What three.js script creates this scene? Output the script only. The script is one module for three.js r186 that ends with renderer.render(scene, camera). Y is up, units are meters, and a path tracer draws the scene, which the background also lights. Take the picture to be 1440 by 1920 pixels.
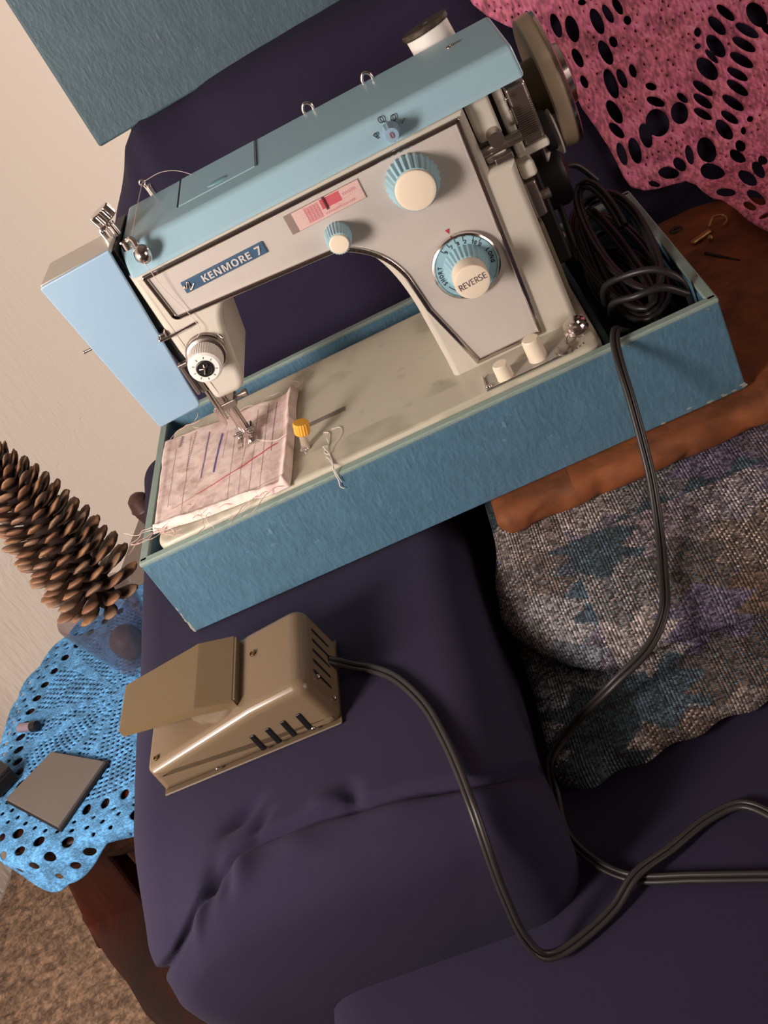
import * as THREE from 'three';
import { RoundedBoxGeometry } from 'three/addons/geometries/RoundedBoxGeometry.js';
import { mergeGeometries, mergeVertices } from 'three/addons/utils/BufferGeometryUtils.js';
import { RectAreaLightUniformsLib } from 'three/addons/lights/RectAreaLightUniformsLib.js';
import { TextGeometry } from 'three/addons/geometries/TextGeometry.js';
import { FontLoader } from 'three/addons/loaders/FontLoader.js';

// ---------------------------------------------------------------- camera, light, exposure
// Plan coordinates: x along the machine, y up with 0 = underside of the machine's case, z toward the viewer.
// The floor lies FLOOR below that, so every object is lifted by FLOOR.
const FLOOR = 0.42;
const V = (x, y, z) => new THREE.Vector3(x, y, z);
const scene = new THREE.Scene();
scene.background = new THREE.Color(0x14100e);
const camera = new THREE.PerspectiveCamera(50.77, 1440 / 1920, 0.02, 20);
camera.position.set(0.3483, 0.4953 + FLOOR, 0.9216);
camera.up.set(0.4033, 0.7148, -0.5714);
camera.lookAt(0.3483 - 0.18490, 0.4953 + FLOOR - 0.54787, 0.9216 - 0.81588);
scene.add(camera);

RectAreaLightUniformsLib.init();
function areaLight(color, intensity, w, h, p, target) {
  const l = new THREE.RectAreaLight(color, intensity, w, h);
  l.position.set(p[0], p[1] + FLOOR, p[2]);
  l.lookAt(target[0], target[1] + FLOOR, target[2]);
  scene.add(l);
  return l;
}
areaLight(0xfff0e6, 56, 0.26, 0.30, [-0.40, 0.47, 0.85], [-0.35, 0.21, -0.15]);      // near light at the left
areaLight(0xffe9da, 4.6, 1.0, 0.9, [2.2, 0.36, 1.25], [0.2, 0.1, -0.2]);            // window across the room
areaLight(0xfff0e4, 20, 1.1, 0.8, [2.45, 0.30, -1.75], [-0.4, 0.0, -1.2]);          // window behind the sofa

const renderer = new THREE.WebGLRenderer();
renderer.toneMapping = THREE.LinearToneMapping;
renderer.toneMappingExposure = 1.0;
renderer.shadowMap.enabled = true;

// ---------------------------------------------------------------- helpers
let seed = 7;
const rnd = () => { seed = (seed * 1664525 + 1013904223) >>> 0; return seed / 4294967296; };
const rr = (a, b) => a + (b - a) * rnd();
const clamp = (x, a, b) => Math.min(b, Math.max(a, x));
const sstep = (a, b, x) => { const t = clamp((x - a) / (b - a), 0, 1); return t * t * (3 - 2 * t); };
const hash = (i, j, k = 0) => { let h = (i * 374761393 + j * 668265263 + k * 974634777) | 0; h = Math.imul(h ^ (h >>> 13), 1274126177); return ((h ^ (h >>> 16)) >>> 0) / 4294967296; };
function vnoise(x, y, per = 0, k = 0) {
  const i = Math.floor(x), j = Math.floor(y), fx = x - i, fy = y - j;
  const m = (a) => per ? ((a % per) + per) % per : a;
  const u = fx * fx * (3 - 2 * fx), v = fy * fy * (3 - 2 * fy);
  const a = hash(m(i), m(j), k), b = hash(m(i + 1), m(j), k), c = hash(m(i), m(j + 1), k), d = hash(m(i + 1), m(j + 1), k);
  return a + (b - a) * u + (c - a) * v + (a - b - c + d) * u * v;
}
function fbm(x, y, oct = 4, k = 0) { let s = 0, a = 0.5, f = 1; for (let o = 0; o < oct; o++) { s += a * vnoise(x * f, y * f, 0, k + o); a *= 0.5; f *= 2.03; } return s; }

function dataTex(n, m, fn, srgb, rep) {
  const d = new Uint8Array(n * m * 4);
  for (let j = 0; j < m; j++) for (let i = 0; i < n; i++) {
    const c = fn(i, j); const o = 4 * (j * n + i);
    if (typeof c === 'number') d[o] = d[o + 1] = d[o + 2] = clamp(c, 0, 1) * 255; else { d[o] = clamp(c[0], 0, 1) * 255; d[o + 1] = clamp(c[1], 0, 1) * 255; d[o + 2] = clamp(c[2], 0, 1) * 255; }
    d[o + 3] = 255;
  }
  const t = new THREE.DataTexture(d, n, m); t.wrapS = t.wrapT = THREE.RepeatWrapping;
  t.magFilter = THREE.LinearFilter; t.minFilter = THREE.LinearMipmapLinearFilter; t.generateMipmaps = true;
  if (srgb) t.colorSpace = THREE.SRGBColorSpace;
  if (rep) t.repeat.set(rep[0], rep[1]);
  t.needsUpdate = true; return t;
}
const std = (hex, o = {}) => new THREE.MeshStandardMaterial({ color: hex, roughness: 0.55, ...o });

const origin = new WeakMap(), used = {};
function numbered(n) { used[n] = (used[n] ?? -1) + 1; return used[n] ? `${n}_${String(used[n]).padStart(3, '0')}` : n; }
function thing(name, label, category, p = [0, 0, 0], group) {
  const g = new THREE.Group(); g.name = numbered(name); g.position.set(p[0], p[1] + FLOOR, p[2]);
  g.userData = { label, category }; if (group) g.userData.group = group;
  origin.set(g, V(...p)); scene.add(g); return g;
}
function prep(geo) {
  let l = (Array.isArray(geo) ? geo : [geo]).map((g) => (g.index ? g.toNonIndexed() : g));
  if (l.length > 1) l = l.map((g) => { const c = new THREE.BufferGeometry(); for (const k of ['position', 'normal', 'uv']) { if (g.attributes[k]) c.setAttribute(k, g.attributes[k]); else if (k === 'uv') c.setAttribute(k, new THREE.BufferAttribute(new Float32Array(g.attributes.position.count * 2), 2)); } return c; });
  return l.length > 1 ? mergeGeometries(l) : l[0];
}
function part(name, geo, m, parent, label) {          // geometry given in plan coordinates
  const g = prep(geo), o = origin.get(parent); g.translate(-o.x, -o.y, -o.z);
  const me = new THREE.Mesh(g, m); me.name = name; me.castShadow = me.receiveShadow = true;
  if (label) me.userData.label = label;
  origin.set(me, o); parent.add(me); return me;
}
function inst(name, g, m, parent, p, q, s = 1) {       // a piece that shares its geometry
  const o = origin.get(parent), me = new THREE.Mesh(g, m); me.name = name; me.castShadow = me.receiveShadow = true;
  me.position.set(p.x - o.x, p.y - o.y, p.z - o.z); if (q) me.quaternion.copy(q);
  if (s.isVector3) me.scale.copy(s); else me.scale.setScalar(s);
  origin.set(me, p.clone()); parent.add(me); return me;
}
function single(name, geo, m, label, category, kind) {
  const g = prep(geo), me = new THREE.Mesh(g, m); me.name = numbered(name); me.castShadow = me.receiveShadow = true;
  me.position.y = FLOOR; me.userData = { label, category }; if (kind) me.userData.kind = kind; scene.add(me); return me;
}
function struct(name, geo, m) { const g = prep(geo), me = new THREE.Mesh(g, m); me.name = name; me.castShadow = me.receiveShadow = true; me.position.y = FLOOR; me.userData.kind = 'structure'; origin.set(me, V(0, 0, 0)); scene.add(me); return me; }

const bx = (w, h, d, x, y, z) => new THREE.BoxGeometry(w, h, d).translate(x, y, z);
const rb = (x0, x1, y0, y1, z0, z1, r = 0.002, s = 3) => new RoundedBoxGeometry(x1 - x0, y1 - y0, z1 - z0, s, r).translate((x0 + x1) / 2, (y0 + y1) / 2, (z0 + z1) / 2);
const tube = (pts, r, seg = 40, rs = 8, closed = false) => new THREE.TubeGeometry(new THREE.CatmullRomCurve3(pts.map((p) => (p.isVector3 ? p : V(...p))), closed, 'centripetal'), seg, r, rs, closed);
function toCreasedNormals(g, angle) {                   // smooth across edges flatter than the angle (fine enough for millimetre parts)
  g = g.index ? g.toNonIndexed() : g; const P = g.attributes.position, n = P.count, F = [], at = new Map(), a = V(), b = V(), c = V(), lim = Math.cos(angle), keys = new Array(n);
  for (let i = 0; i < n; i += 3) {
    a.fromBufferAttribute(P, i); b.fromBufferAttribute(P, i + 1); c.fromBufferAttribute(P, i + 2);
    const w = b.clone().sub(a).cross(c.clone().sub(a)), u = w.clone().normalize(), f = { w, u }; F.push(f);
    for (let k = 0; k < 3; k++) { const v = [a, b, c][k], h = `${Math.round(v.x * 1e6)},${Math.round(v.y * 1e6)},${Math.round(v.z * 1e6)}`; keys[i + k] = h; if (!at.has(h)) at.set(h, []); at.get(h).push(f); }
  }
  const N = new Float32Array(n * 3);
  for (let i = 0; i < n; i++) { const f = F[(i / 3) | 0]; a.set(0, 0, 0); for (const o of at.get(keys[i])) if (o.u.dot(f.u) >= lim) a.add(o.w); if (a.lengthSq() === 0) a.copy(f.u); a.normalize(); N[3 * i] = a.x; N[3 * i + 1] = a.y; N[3 * i + 2] = a.z; }
  g.setAttribute('normal', new THREE.BufferAttribute(N, 3)); return g;
}
function noSlivers(g) {                                  // drops zero-area triangles at the poles
  g = g.toNonIndexed(); const P = g.attributes.position, U = g.attributes.uv, keep = [], uv = [], a = V(), b = V(), c = V();
  for (let i = 0; i < P.count; i += 3) {
    a.fromBufferAttribute(P, i); b.fromBufferAttribute(P, i + 1); c.fromBufferAttribute(P, i + 2);
    if (b.clone().sub(a).cross(c.clone().sub(a)).length() < 1e-12) continue;
    for (let k = 0; k < 3; k++) { keep.push(P.getX(i + k), P.getY(i + k), P.getZ(i + k)); uv.push(U.getX(i + k), U.getY(i + k)); }
  }
  const o = new THREE.BufferGeometry(); o.setAttribute('position', new THREE.Float32BufferAttribute(keep, 3)); o.setAttribute('uv', new THREE.Float32BufferAttribute(uv, 2)); o.computeVertexNormals(); return o;
}
function lathe(prof, seg = 36) { return toCreasedNormals(noSlivers(new THREE.LatheGeometry(prof.map((p) => new THREE.Vector2(p[0], p[1])), seg)), 0.6); }
const alongZ = (g) => g.rotateX(Math.PI / 2);           // lathe axis y -> z (front is +z)
const alongX = (g) => g.rotateZ(-Math.PI / 2);          // lathe axis y -> x
function shape(pts) { const s = new THREE.Shape(); s.moveTo(pts[0][0], pts[0][1]); for (let i = 1; i < pts.length; i++) { const p = pts[i]; if (p.length === 4) s.quadraticCurveTo(p[0], p[1], p[2], p[3]); else s.lineTo(p[0], p[1]); } s.closePath(); return s; }
function extr(pts, z0, z1, bev = 0.002, seg = 3) {
  const s = pts.isShape ? pts : shape(pts), b = Math.min(bev, (z1 - z0) / 2 - 1e-5);
  const g = new THREE.ExtrudeGeometry(s, { depth: z1 - z0 - 2 * b, bevelEnabled: b > 0, bevelThickness: b, bevelSize: b, bevelOffset: -b, bevelSegments: seg, curveSegments: 16 });
  return toCreasedNormals(g.translate(0, 0, z0 + b), 0.13);
}
// lathe whose radius is rippled into n ribs between two profile indexes
function ribbed(prof, n, depth, a, b, seg = 0) {
  seg = seg || n * 6; const g = new THREE.LatheGeometry(prof.map((p) => new THREE.Vector2(p[0], p[1])), seg), P = g.attributes.position, m = prof.length;
  for (let i = 0; i < P.count; i++) {
    const k = i % m; if (k < a || k > b) continue;
    const t = Math.atan2(P.getX(i), P.getZ(i)), f = 1 - depth * (0.5 - 0.5 * Math.cos(n * t));
    P.setX(i, P.getX(i) * f); P.setZ(i, P.getZ(i) * f);
  }
  return toCreasedNormals(noSlivers(g), 0.5);
}
// box with soft rounded edges, fine enough to be displaced along its normals
function softBox(x0, x1, y0, y1, z0, z1, r, [nx, ny, nz], disp) {
  const w = x1 - x0, h = y1 - y0, d = z1 - z0, c = V((x0 + x1) / 2, (y0 + y1) / 2, (z0 + z1) / 2);
  let g = new THREE.BoxGeometry(w, h, d, nx, ny, nz); g.deleteAttribute('normal'); g.deleteAttribute('uv'); g = mergeVertices(g, 1e-6);
  const P = g.attributes.position, p = V(), q = V(), n = V();
  for (let i = 0; i < P.count; i++) {
    p.fromBufferAttribute(P, i);
    q.set(clamp(p.x, -w / 2 + r, w / 2 - r), clamp(p.y, -h / 2 + r, h / 2 - r), clamp(p.z, -d / 2 + r, d / 2 - r));
    n.subVectors(p, q).normalize(); p.copy(q).addScaledVector(n, r).add(c);
    if (disp) disp(p, n);
    P.setXYZ(i, p.x, p.y, p.z);
  }
  g.computeVertexNormals(); return boxUV(g);
}
function boxUV(g) {                                     // uv in metres, chosen per triangle by its facing
  g = g.index ? g.toNonIndexed() : g; const P = g.attributes.position, N = P.count, uv = new Float32Array(N * 2), a = V(), b = V(), c = V(), n = V();
  for (let i = 0; i < N; i += 3) {
    a.fromBufferAttribute(P, i); b.fromBufferAttribute(P, i + 1); c.fromBufferAttribute(P, i + 2);
    n.subVectors(b, a).cross(c.clone().sub(a)); const ax = Math.abs(n.x), ay = Math.abs(n.y), az = Math.abs(n.z);
    [a, b, c].forEach((p, k) => { const u = ax > ay && ax > az ? [p.z, p.y] : ay > az ? [p.x, p.z] : [p.x, p.y]; uv[2 * (i + k)] = u[0]; uv[2 * (i + k) + 1] = u[1]; });
  }
  g.setAttribute('uv', new THREE.BufferAttribute(uv, 2)); return g;
}
const font = await new FontLoader().loadAsync('fonts/droid/droid_sans_bold.typeface.json');
const fontThin = await new FontLoader().loadAsync('fonts/droid/droid_sans_regular.typeface.json');
function txt(s, size, depth = 0.0003, f = font, bev = 0) {
  const g = new TextGeometry(s, { font: f, size, depth, curveSegments: 4, bevelEnabled: bev > 0, bevelSize: bev, bevelThickness: bev, bevelSegments: 1 });
  g.computeBoundingBox(); const b = g.boundingBox; return g.translate(-(b.min.x + b.max.x) / 2, -(b.min.y + b.max.y) / 2, 0);
}
// sheet with real holes: keeps the region where f(u, v) > 0 (f about the distance to an edge), rounded like yarn
function openwork(u0, u1, v0, v1, step, f, map, thick, soft, ripple) {
  const nu = Math.ceil((u1 - u0) / step), nv = Math.ceil((v1 - v0) / step), F = new Float32Array((nu + 1) * (nv + 1));
  for (let j = 0; j <= nv; j++) for (let i = 0; i <= nu; i++) F[j * (nu + 1) + i] = f(u0 + i * step, v0 + j * step);
  const key = new Map(), pos = [], uv = [], idx = [];
  const put = (id, u, v, h, side) => {
    const k = id * 2 + (h > 0 ? side : 0); let r = key.get(k);
    if (r === undefined) { r = pos.length / 3; const p = map(u, v, side ? -h : h); pos.push(p.x, p.y, p.z); uv.push(u, v); key.set(k, r); }
    return r;
  };
  const W = nu + 1;
  for (let j = 0; j < nv; j++) for (let i = 0; i < nu; i++) {
    const c = [[i, j], [i + 1, j], [i + 1, j + 1], [i, j + 1]], fv = c.map(([a, b]) => F[b * W + a]);
    if (Math.max(...fv) <= 0) continue;
    for (let side = 0; side < 2; side++) {
      const poly = [];
      for (let k = 0; k < 4; k++) {
        const [a, b] = c[k], [a2, b2] = c[(k + 1) % 4], A = fv[k], B = fv[(k + 1) % 4];
        if (A > 0) { const u = u0 + a * step, v = v0 + b * step; poly.push(put((b * W + a) * 3, u, v, thick * Math.sqrt(clamp(A / soft, 0.0004, 1)) + (side ? 0 : ripple ? ripple(u, v) : 0), side)); }
        if ((A > 0) !== (B > 0)) {
          const t = clamp(A / (A - B), 0.03, 0.97), hor = b === b2, e = hor ? (b * W + Math.min(a, a2)) * 3 + 1 : (Math.min(b, b2) * W + a) * 3 + 2;
          poly.push(put(e, u0 + (a + (a2 - a) * t) * step, v0 + (b + (b2 - b) * t) * step, 0, side));
        }
      }
      for (let k = 1; k + 1 < poly.length; k++) side ? idx.push(poly[0], poly[k + 1], poly[k]) : idx.push(poly[0], poly[k], poly[k + 1]);
    }
  }
  const g = new THREE.BufferGeometry(); g.setAttribute('position', new THREE.Float32BufferAttribute(pos, 3)); g.setAttribute('uv', new THREE.Float32BufferAttribute(uv, 2)); g.setIndex(idx); g.computeVertexNormals(); return g;
}
// a two-strand flat cord along a path
function twinCord(pts, r, gap, seg, twist = 0, up = V(0, 1, 0.3)) {
  const c = new THREE.CatmullRomCurve3(pts.map((p) => (p.isVector3 ? p : V(...p))), false, 'centripetal'), out = [[], []];
  for (let i = 0; i <= seg; i++) {
    const t = i / seg, p = c.getPointAt(t), d = c.getTangentAt(t), s = d.clone().cross(up).normalize().applyAxisAngle(d, twist * Math.sin(t * 9));
    out[0].push(p.clone().addScaledVector(s, gap)); out[1].push(p.clone().addScaledVector(s, -gap));
  }
  return out.map((o) => new THREE.TubeGeometry(new THREE.CatmullRomCurve3(o), seg, r, 8, false));
}

// ---------------------------------------------------------------- materials
const T = {};
T.plaster = dataTex(1024, 1024, (i, j) => {            // vertical brush streaks, one metre square
  let s = 0; const x = i / 1024, y = j / 1024;
  s += 0.55 * vnoise(x * 170, y * 38, 0, 1) + 0.3 * vnoise(x * 330 + y * 20, y * 80, 0, 2) + 0.15 * vnoise(x * 60, y * 24, 0, 3); return s;
});
T.vinyl = dataTex(512, 512, (i, j) => { const x = i / 512, y = j / 512; return 0.6 * Math.pow(vnoise(x * 90 + 1.5 * vnoise(x * 12, y * 10, 0, 5), y * 30, 0, 4), 1.4) + 0.4 * vnoise(x * 150, y * 90, 0, 6); });
T.vinylC = dataTex(512, 512, (i, j) => {
  const x = i / 512, y = j / 512, n = fbm(x * 9, y * 9, 4, 11), g = vnoise(x * 90 + 1.5 * vnoise(x * 12, y * 10, 0, 5), y * 30, 0, 4);
  const k = 0.90 + 0.10 * n + 0.08 * g, sc = sstep(0.86, 0.92, vnoise(x * 55, y * 55, 0, 14)) * sstep(0.60, 0.75, vnoise(x * 7, y * 7, 0, 15)) * 0.5;
  return [0.31 * k + sc * 0.15, 0.455 * k + sc * 0.12, 0.545 * k + sc * 0.1];
}, true);
T.weave = dataTex(256, 256, (i, j) => 0.5 + 0.25 * Math.sin(i * Math.PI / 4) * ((j >> 2) & 1 ? 1 : -1) + 0.25 * (hash(i, j, 2) - 0.5));
T.carpet = dataTex(512, 512, (i, j) => { const k = 0.80 + 0.4 * (vnoise(i / 5, j / 5, 0, 21) - 0.5) + 0.4 * (vnoise(i / 14, j / 14, 0, 22) - 0.5) + 0.25 * (hash(i, j, 23) - 0.5); return [0.50 * k + 0.07, 0.41 * k + 0.05, 0.33 * k + 0.04]; }, true);
T.grain = dataTex(512, 512, (i, j) => {
  const x = i / 512, y = j / 512, w = vnoise(x * 5, y * 2, 0, 31), s = vnoise(x * 14 + w * 5, y * 2.2 + w, 0, 32), f = vnoise(x * 130, y * 8, 0, 33);
  const k = 0.35 + 0.75 * s * s + 0.2 * (f - 0.5); return [0.42 * k + 0.04, 0.19 * k + 0.02, 0.10 * k + 0.015];
}, true);
T.leather = dataTex(512, 512, (i, j) => { const x = i / 512, y = j / 512, n = fbm(x * 8, y * 8, 5, 41), m = fbm(x * 30, y * 30, 3, 44); const k = 0.55 + 0.55 * n + 0.2 * (m - 0.5); return [0.60 * k, 0.335 * k, 0.165 * k]; }, true);
T.leatherB = dataTex(512, 512, (i, j) => { const x = i / 512, y = j / 512; return 0.6 * fbm(x * 40, y * 40, 3, 45) + 0.4 * Math.abs(vnoise(x * 22, y * 22, 0, 47) - 0.5) * 2; });
const M = {
  wall: std(0xefe4d8, { roughness: 0.95, bumpMap: T.plaster, bumpScale: 0.0017 }),
  plain: std(0x8c8078, { roughness: 0.95 }),
  carpet: std(0xffffff, { map: T.carpet, roughness: 1 }),
  navy: new THREE.MeshPhysicalMaterial({ color: 0x211b36, roughness: 0.95, bumpMap: T.weave, bumpScale: 0.0002, sheen: 0.06, sheenRoughness: 0.6, sheenColor: new THREE.Color(0x6a5a92) }),
  vinyl: std(0xffffff, { map: T.vinylC, roughness: 0.55, bumpMap: T.vinyl, bumpScale: 0.0005 }),
  vinylDull: std(0xfbe0d0, { map: T.vinylC, roughness: 0.6, bumpMap: T.vinyl, bumpScale: 0.0005 }),
  rim: std(0x8ea39c, { roughness: 0.6, bumpMap: T.vinyl, bumpScale: 0.0002 }),
  lining: std(0x55727a, { roughness: 0.8 }),
  cream: std(0xccc6ba, { roughness: 0.33 }),
  panel: std(0xc3bcb6, { roughness: 0.5 }),
  blue: std(0x9abdcc, { roughness: 0.34 }),
  bluePale: std(0x8fadc6, { roughness: 0.4 }),
  knobBlue: std(0x9cc4d2, { roughness: 0.4 }),
  ivory: std(0xf0e2cc, { roughness: 0.38 }),
  white: std(0xeeeae4, { roughness: 0.45 }),
  chrome: std(0xd8d0cc, { metalness: 1, roughness: 0.16 }),
  steel: std(0xb4aaa4, { metalness: 1, roughness: 0.34 }),
  black: std(0x141214, { roughness: 0.45 }),
  rubber: std(0x1b191b, { roughness: 0.6 }),
  cord: std(0x222022, { roughness: 0.42 }),
  olive: std(0x6f6650, { roughness: 0.55 }),
  badge: std(0x44607c, { roughness: 0.35 }),
  ink: std(0x2a2e38, { roughness: 0.7 }),
  red: std(0xb03040, { roughness: 0.6 }),
  wood: std(0xb8988a, { map: T.grain, roughness: 0.45 }),
  leather: std(0xffffff, { map: T.leather, roughness: 0.75, bumpMap: T.leatherB, bumpScale: 0.0012 }),
};
const sheetUV = (g, k = 1) => { const P = g.attributes.position, u = g.attributes.uv; for (let i = 0; i < P.count; i++) u.setXY(i, P.getX(i) * k, (P.getZ(i) - P.getY(i)) * k); return g; };
const scaledUV = (g, k) => { const u = g.attributes.uv; for (let i = 0; i < u.count; i++) u.setXY(i, u.getX(i) * k, u.getY(i) * k); return g; };
const vb = (x0, x1, y0, y1, z0, z1, r = 0.0015, k = 5) => scaledUV(boxUV(rb(x0, x1, y0, y1, z0, z1, r)), k);

// ---------------------------------------------------------------- the room
{
  const y0 = -FLOOR, y1 = 2.0, xw = -1.3, xr = 2.6, zb = -4.2, zf = 2.9;
  struct('floor', boxUV(bx(xr - xw + 0.2, 0.1, zf - zb + 0.2, (xr + xw) / 2, y0 - 0.05, (zf + zb) / 2)), M.plain);
  struct('ceiling', bx(xr - xw + 0.2, 0.1, zf - zb + 0.2, (xr + xw) / 2, y1 + 0.05, (zf + zb) / 2), M.plain);
  struct('wall_left', boxUV(bx(0.1, y1 - y0, 8.2, 0, 0, 0)).rotateY(-0.159).translate(-0.458 - 0.05, (y0 + y1) / 2, -0.65), M.wall);
  struct('wall_back', boxUV(bx(xr - xw, y1 - y0, 0.1, (xr + xw) / 2, (y0 + y1) / 2, zb - 0.05)), M.wall);
  struct('wall_right', boxUV(bx(0.1, y1 - y0, zf - zb, xr + 0.05, (y0 + y1) / 2, (zf + zb) / 2)), M.plain);
  struct('wall_front', boxUV(bx(xr - xw, y1 - y0, 0.1, (xr + xw) / 2, (y0 + y1) / 2, zf + 0.05)), M.plain);
  // carpet: tufted surface near the sofa
  const g = new THREE.PlaneGeometry(0.62, 1.0, 260, 420).rotateX(-Math.PI / 2).translate(-0.26, y0 + 0.006, 0.35), P = g.attributes.position;
  for (let i = 0; i < P.count; i++) P.setX(i, P.getX(i) + 0.010 - 0.16 * (P.getZ(i) - 0.05));
  for (let i = 0; i < P.count; i++) P.setY(i, y0 + 0.004 + 0.005 * vnoise(P.getX(i) * 190, P.getZ(i) * 190, 0, 3) * (0.5 + 0.5 * vnoise(P.getX(i) * 60, P.getZ(i) * 60, 0, 4)));
  g.computeVertexNormals();
  single('carpet', scaledUV(boxUV(g), 4), M.carpet, 'mottled brown tufted carpet on the floor beside the wooden stool', 'carpet', 'stuff');
}

// ---------------------------------------------------------------- the sofa
const arm0 = -0.058, arm1 = 0.236;
{
  const s = thing('sofa', 'dark navy fabric sofa with a low padded arm under the sewing machine', 'sofa', [0.45, -FLOOR, 0.3]);
  // padded arm: a seam runs along its front edge, gathered into puckers
  const SX = [[-0.08, 0.530], [-0.03, 0.517], [-0.0065, 0.505], [0.0071, 0.4955], [0.0283, 0.4808], [0.0578, 0.4690], [0.0850, 0.4690], [0.115, 0.4705], [0.165, 0.4780], [0.2147, 0.4900], [0.25, 0.496]];
  const seamZ = (x) => { let i = 1; while (i < SX.length - 1 && SX[i][0] < x) i++; const t = clamp((x - SX[i - 1][0]) / (SX[i][0] - SX[i - 1][0]), 0, 1); return SX[i - 1][1] + (SX[i][1] - SX[i - 1][1]) * t; };
  // pits (deep gathers) and swellings beside the seam: x, z, half sizes, turn, height
  const gather = [[0.047, 0.4440, 0.016, 0.0055, -0.5, -0.0085], [0.062, 0.4560, 0.010, 0.004, -0.7, -0.005], [0.020, 0.487, 0.007, 0.016, 0.35, -0.009], [0.130, 0.462, 0.006, 0.010, -0.3, -0.007], [0.110, 0.4585, 0.010, 0.007, 0, 0.0035], [0.004, 0.507, 0.006, 0.014, 0.5, 0.006], [0.046, 0.487, 0.009, 0.013, 0.4, 0.006], [0.034, 0.494, 0.006, 0.012, 0.45, -0.005], [0.090, 0.484, 0.014, 0.010, 0.2, 0.003], [0.158, 0.488, 0.020, 0.008, 0.1, 0.003]];
  const arm = softBox(arm0, arm1, -0.34, 0, -0.12, 0.515, 0.034, [96, 80, 210], (p, n) => {
    const x = p.x, front = sstep(0.40, 0.52, p.z), top = sstep(-0.12, -0.01, p.y);
    const zz = p.z + Math.max(0, -p.y) * 0.8;                // distance run over the top and down the front
    const d = zz - seamZ(x);
    let h = -0.0085 * Math.exp(-Math.pow(d / 0.0036, 2)) * sstep(0.40, 0.45, p.z) * (p.y > -0.09 ? 1 : 0);
    for (const [gx, gz, a, b, t, hh] of gather) { const u = x - gx, v = zz - gz, c = Math.cos(t), s2 = Math.sin(t), q = Math.pow((u * c + v * s2) / a, 2) + Math.pow((-u * s2 + v * c) / b, 2); if (q < 9 && p.y > -0.12) h += hh * Math.exp(-q); }
    h += 0.008 * front * Math.exp(-Math.pow((p.y + 0.07) / 0.06, 2)) * sstep(0.003, 0.03, d);
    h += 0.004 * (fbm(x * 9, p.z * 9 + p.y * 7, 3, 5) - 0.45) * top;
    p.addScaledVector(n, h);
    p.x += 0.09 * (p.z - 0.36) * sstep(0.12, -0.05, x) + 0.02 * sstep(0.02, -0.05, x) * sstep(-0.03, -0.2, p.y);
    p.y -= 0.022 * sstep(0.03, -0.05, x) * sstep(0.40, 0.50, p.z) + (p.y > -0.1 ? 0.003 * sstep(0.2, 0.1, Math.abs(p.z - 0.1)) : 0);
  });
  part('arm', arm, M.navy, s);
  const seat = softBox(0.045, 1.35, -0.27, -0.113, -0.14, 0.86, 0.030, [90, 14, 70], (p, n) => {
    p.addScaledVector(n, 0.004 * (fbm(p.x * 6, p.z * 6, 3, 9) - 0.5));
    p.y -= 0.01 * sstep(0.25, 0.05, p.x) * sstep(0.65, 0.9, p.z);
  });
  part('seat_cushion', seat, M.navy, s);
  const back = softBox(-0.03, 1.35, -0.30, 0.292, -0.42, -0.112, 0.05, [120, 60, 24], (p, n) => {
    p.z -= (0.006 + 0.205 * p.y) * sstep(-0.3, -0.15, p.z);
    const fold = Math.exp(-Math.pow((p.x - 0.10 + 0.25 * (p.y - 0.2)) / 0.012, 2)) - 0.8 * Math.exp(-Math.pow((p.x - 0.16 + 0.3 * (p.y - 0.2)) / 0.02, 2)) + 0.7 * Math.exp(-Math.pow((p.x - 0.045 + 0.2 * (p.y - 0.2)) / 0.012, 2));
    p.addScaledVector(n, (0.006 * fold * sstep(0.02, 0.2, p.y) + 0.005 * (fbm(p.x * 10, p.y * 10, 3, 12) - 0.5)) * sstep(0.5, 0.35, p.x));
    const c = sstep(0.10, -0.03, p.x) * sstep(0.17, 0.30, p.y);
    p.y -= 0.045 * c; p.x += 0.035 * c;
    p.x += 0.05 * sstep(-0.1, 0.3, p.y) * sstep(0.1, -0.03, p.x) * 0.4 - 0.012 * sstep(0.1, -0.1, p.y) * sstep(0.1, -0.03, p.x);
    p.x += 0.0022 * Math.sin(p.y * 150) * sstep(0.03, -0.03, p.x);
  });
  part('backrest', back, M.navy, s);
  part('base', softBox(-0.03, 1.34, -FLOOR + 0.03, -0.2, -0.40, 0.50, 0.02, [20, 6, 12]), M.navy, s);
  for (const [x, z] of [[0.02, -0.35], [1.29, -0.35], [1.29, 0.45], [0.03, 0.45]]) part('leg', new THREE.CylinderGeometry(0.022, 0.016, 0.034, 16).translate(x, -FLOOR + 0.017, z), M.wood, s);
}

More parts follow.
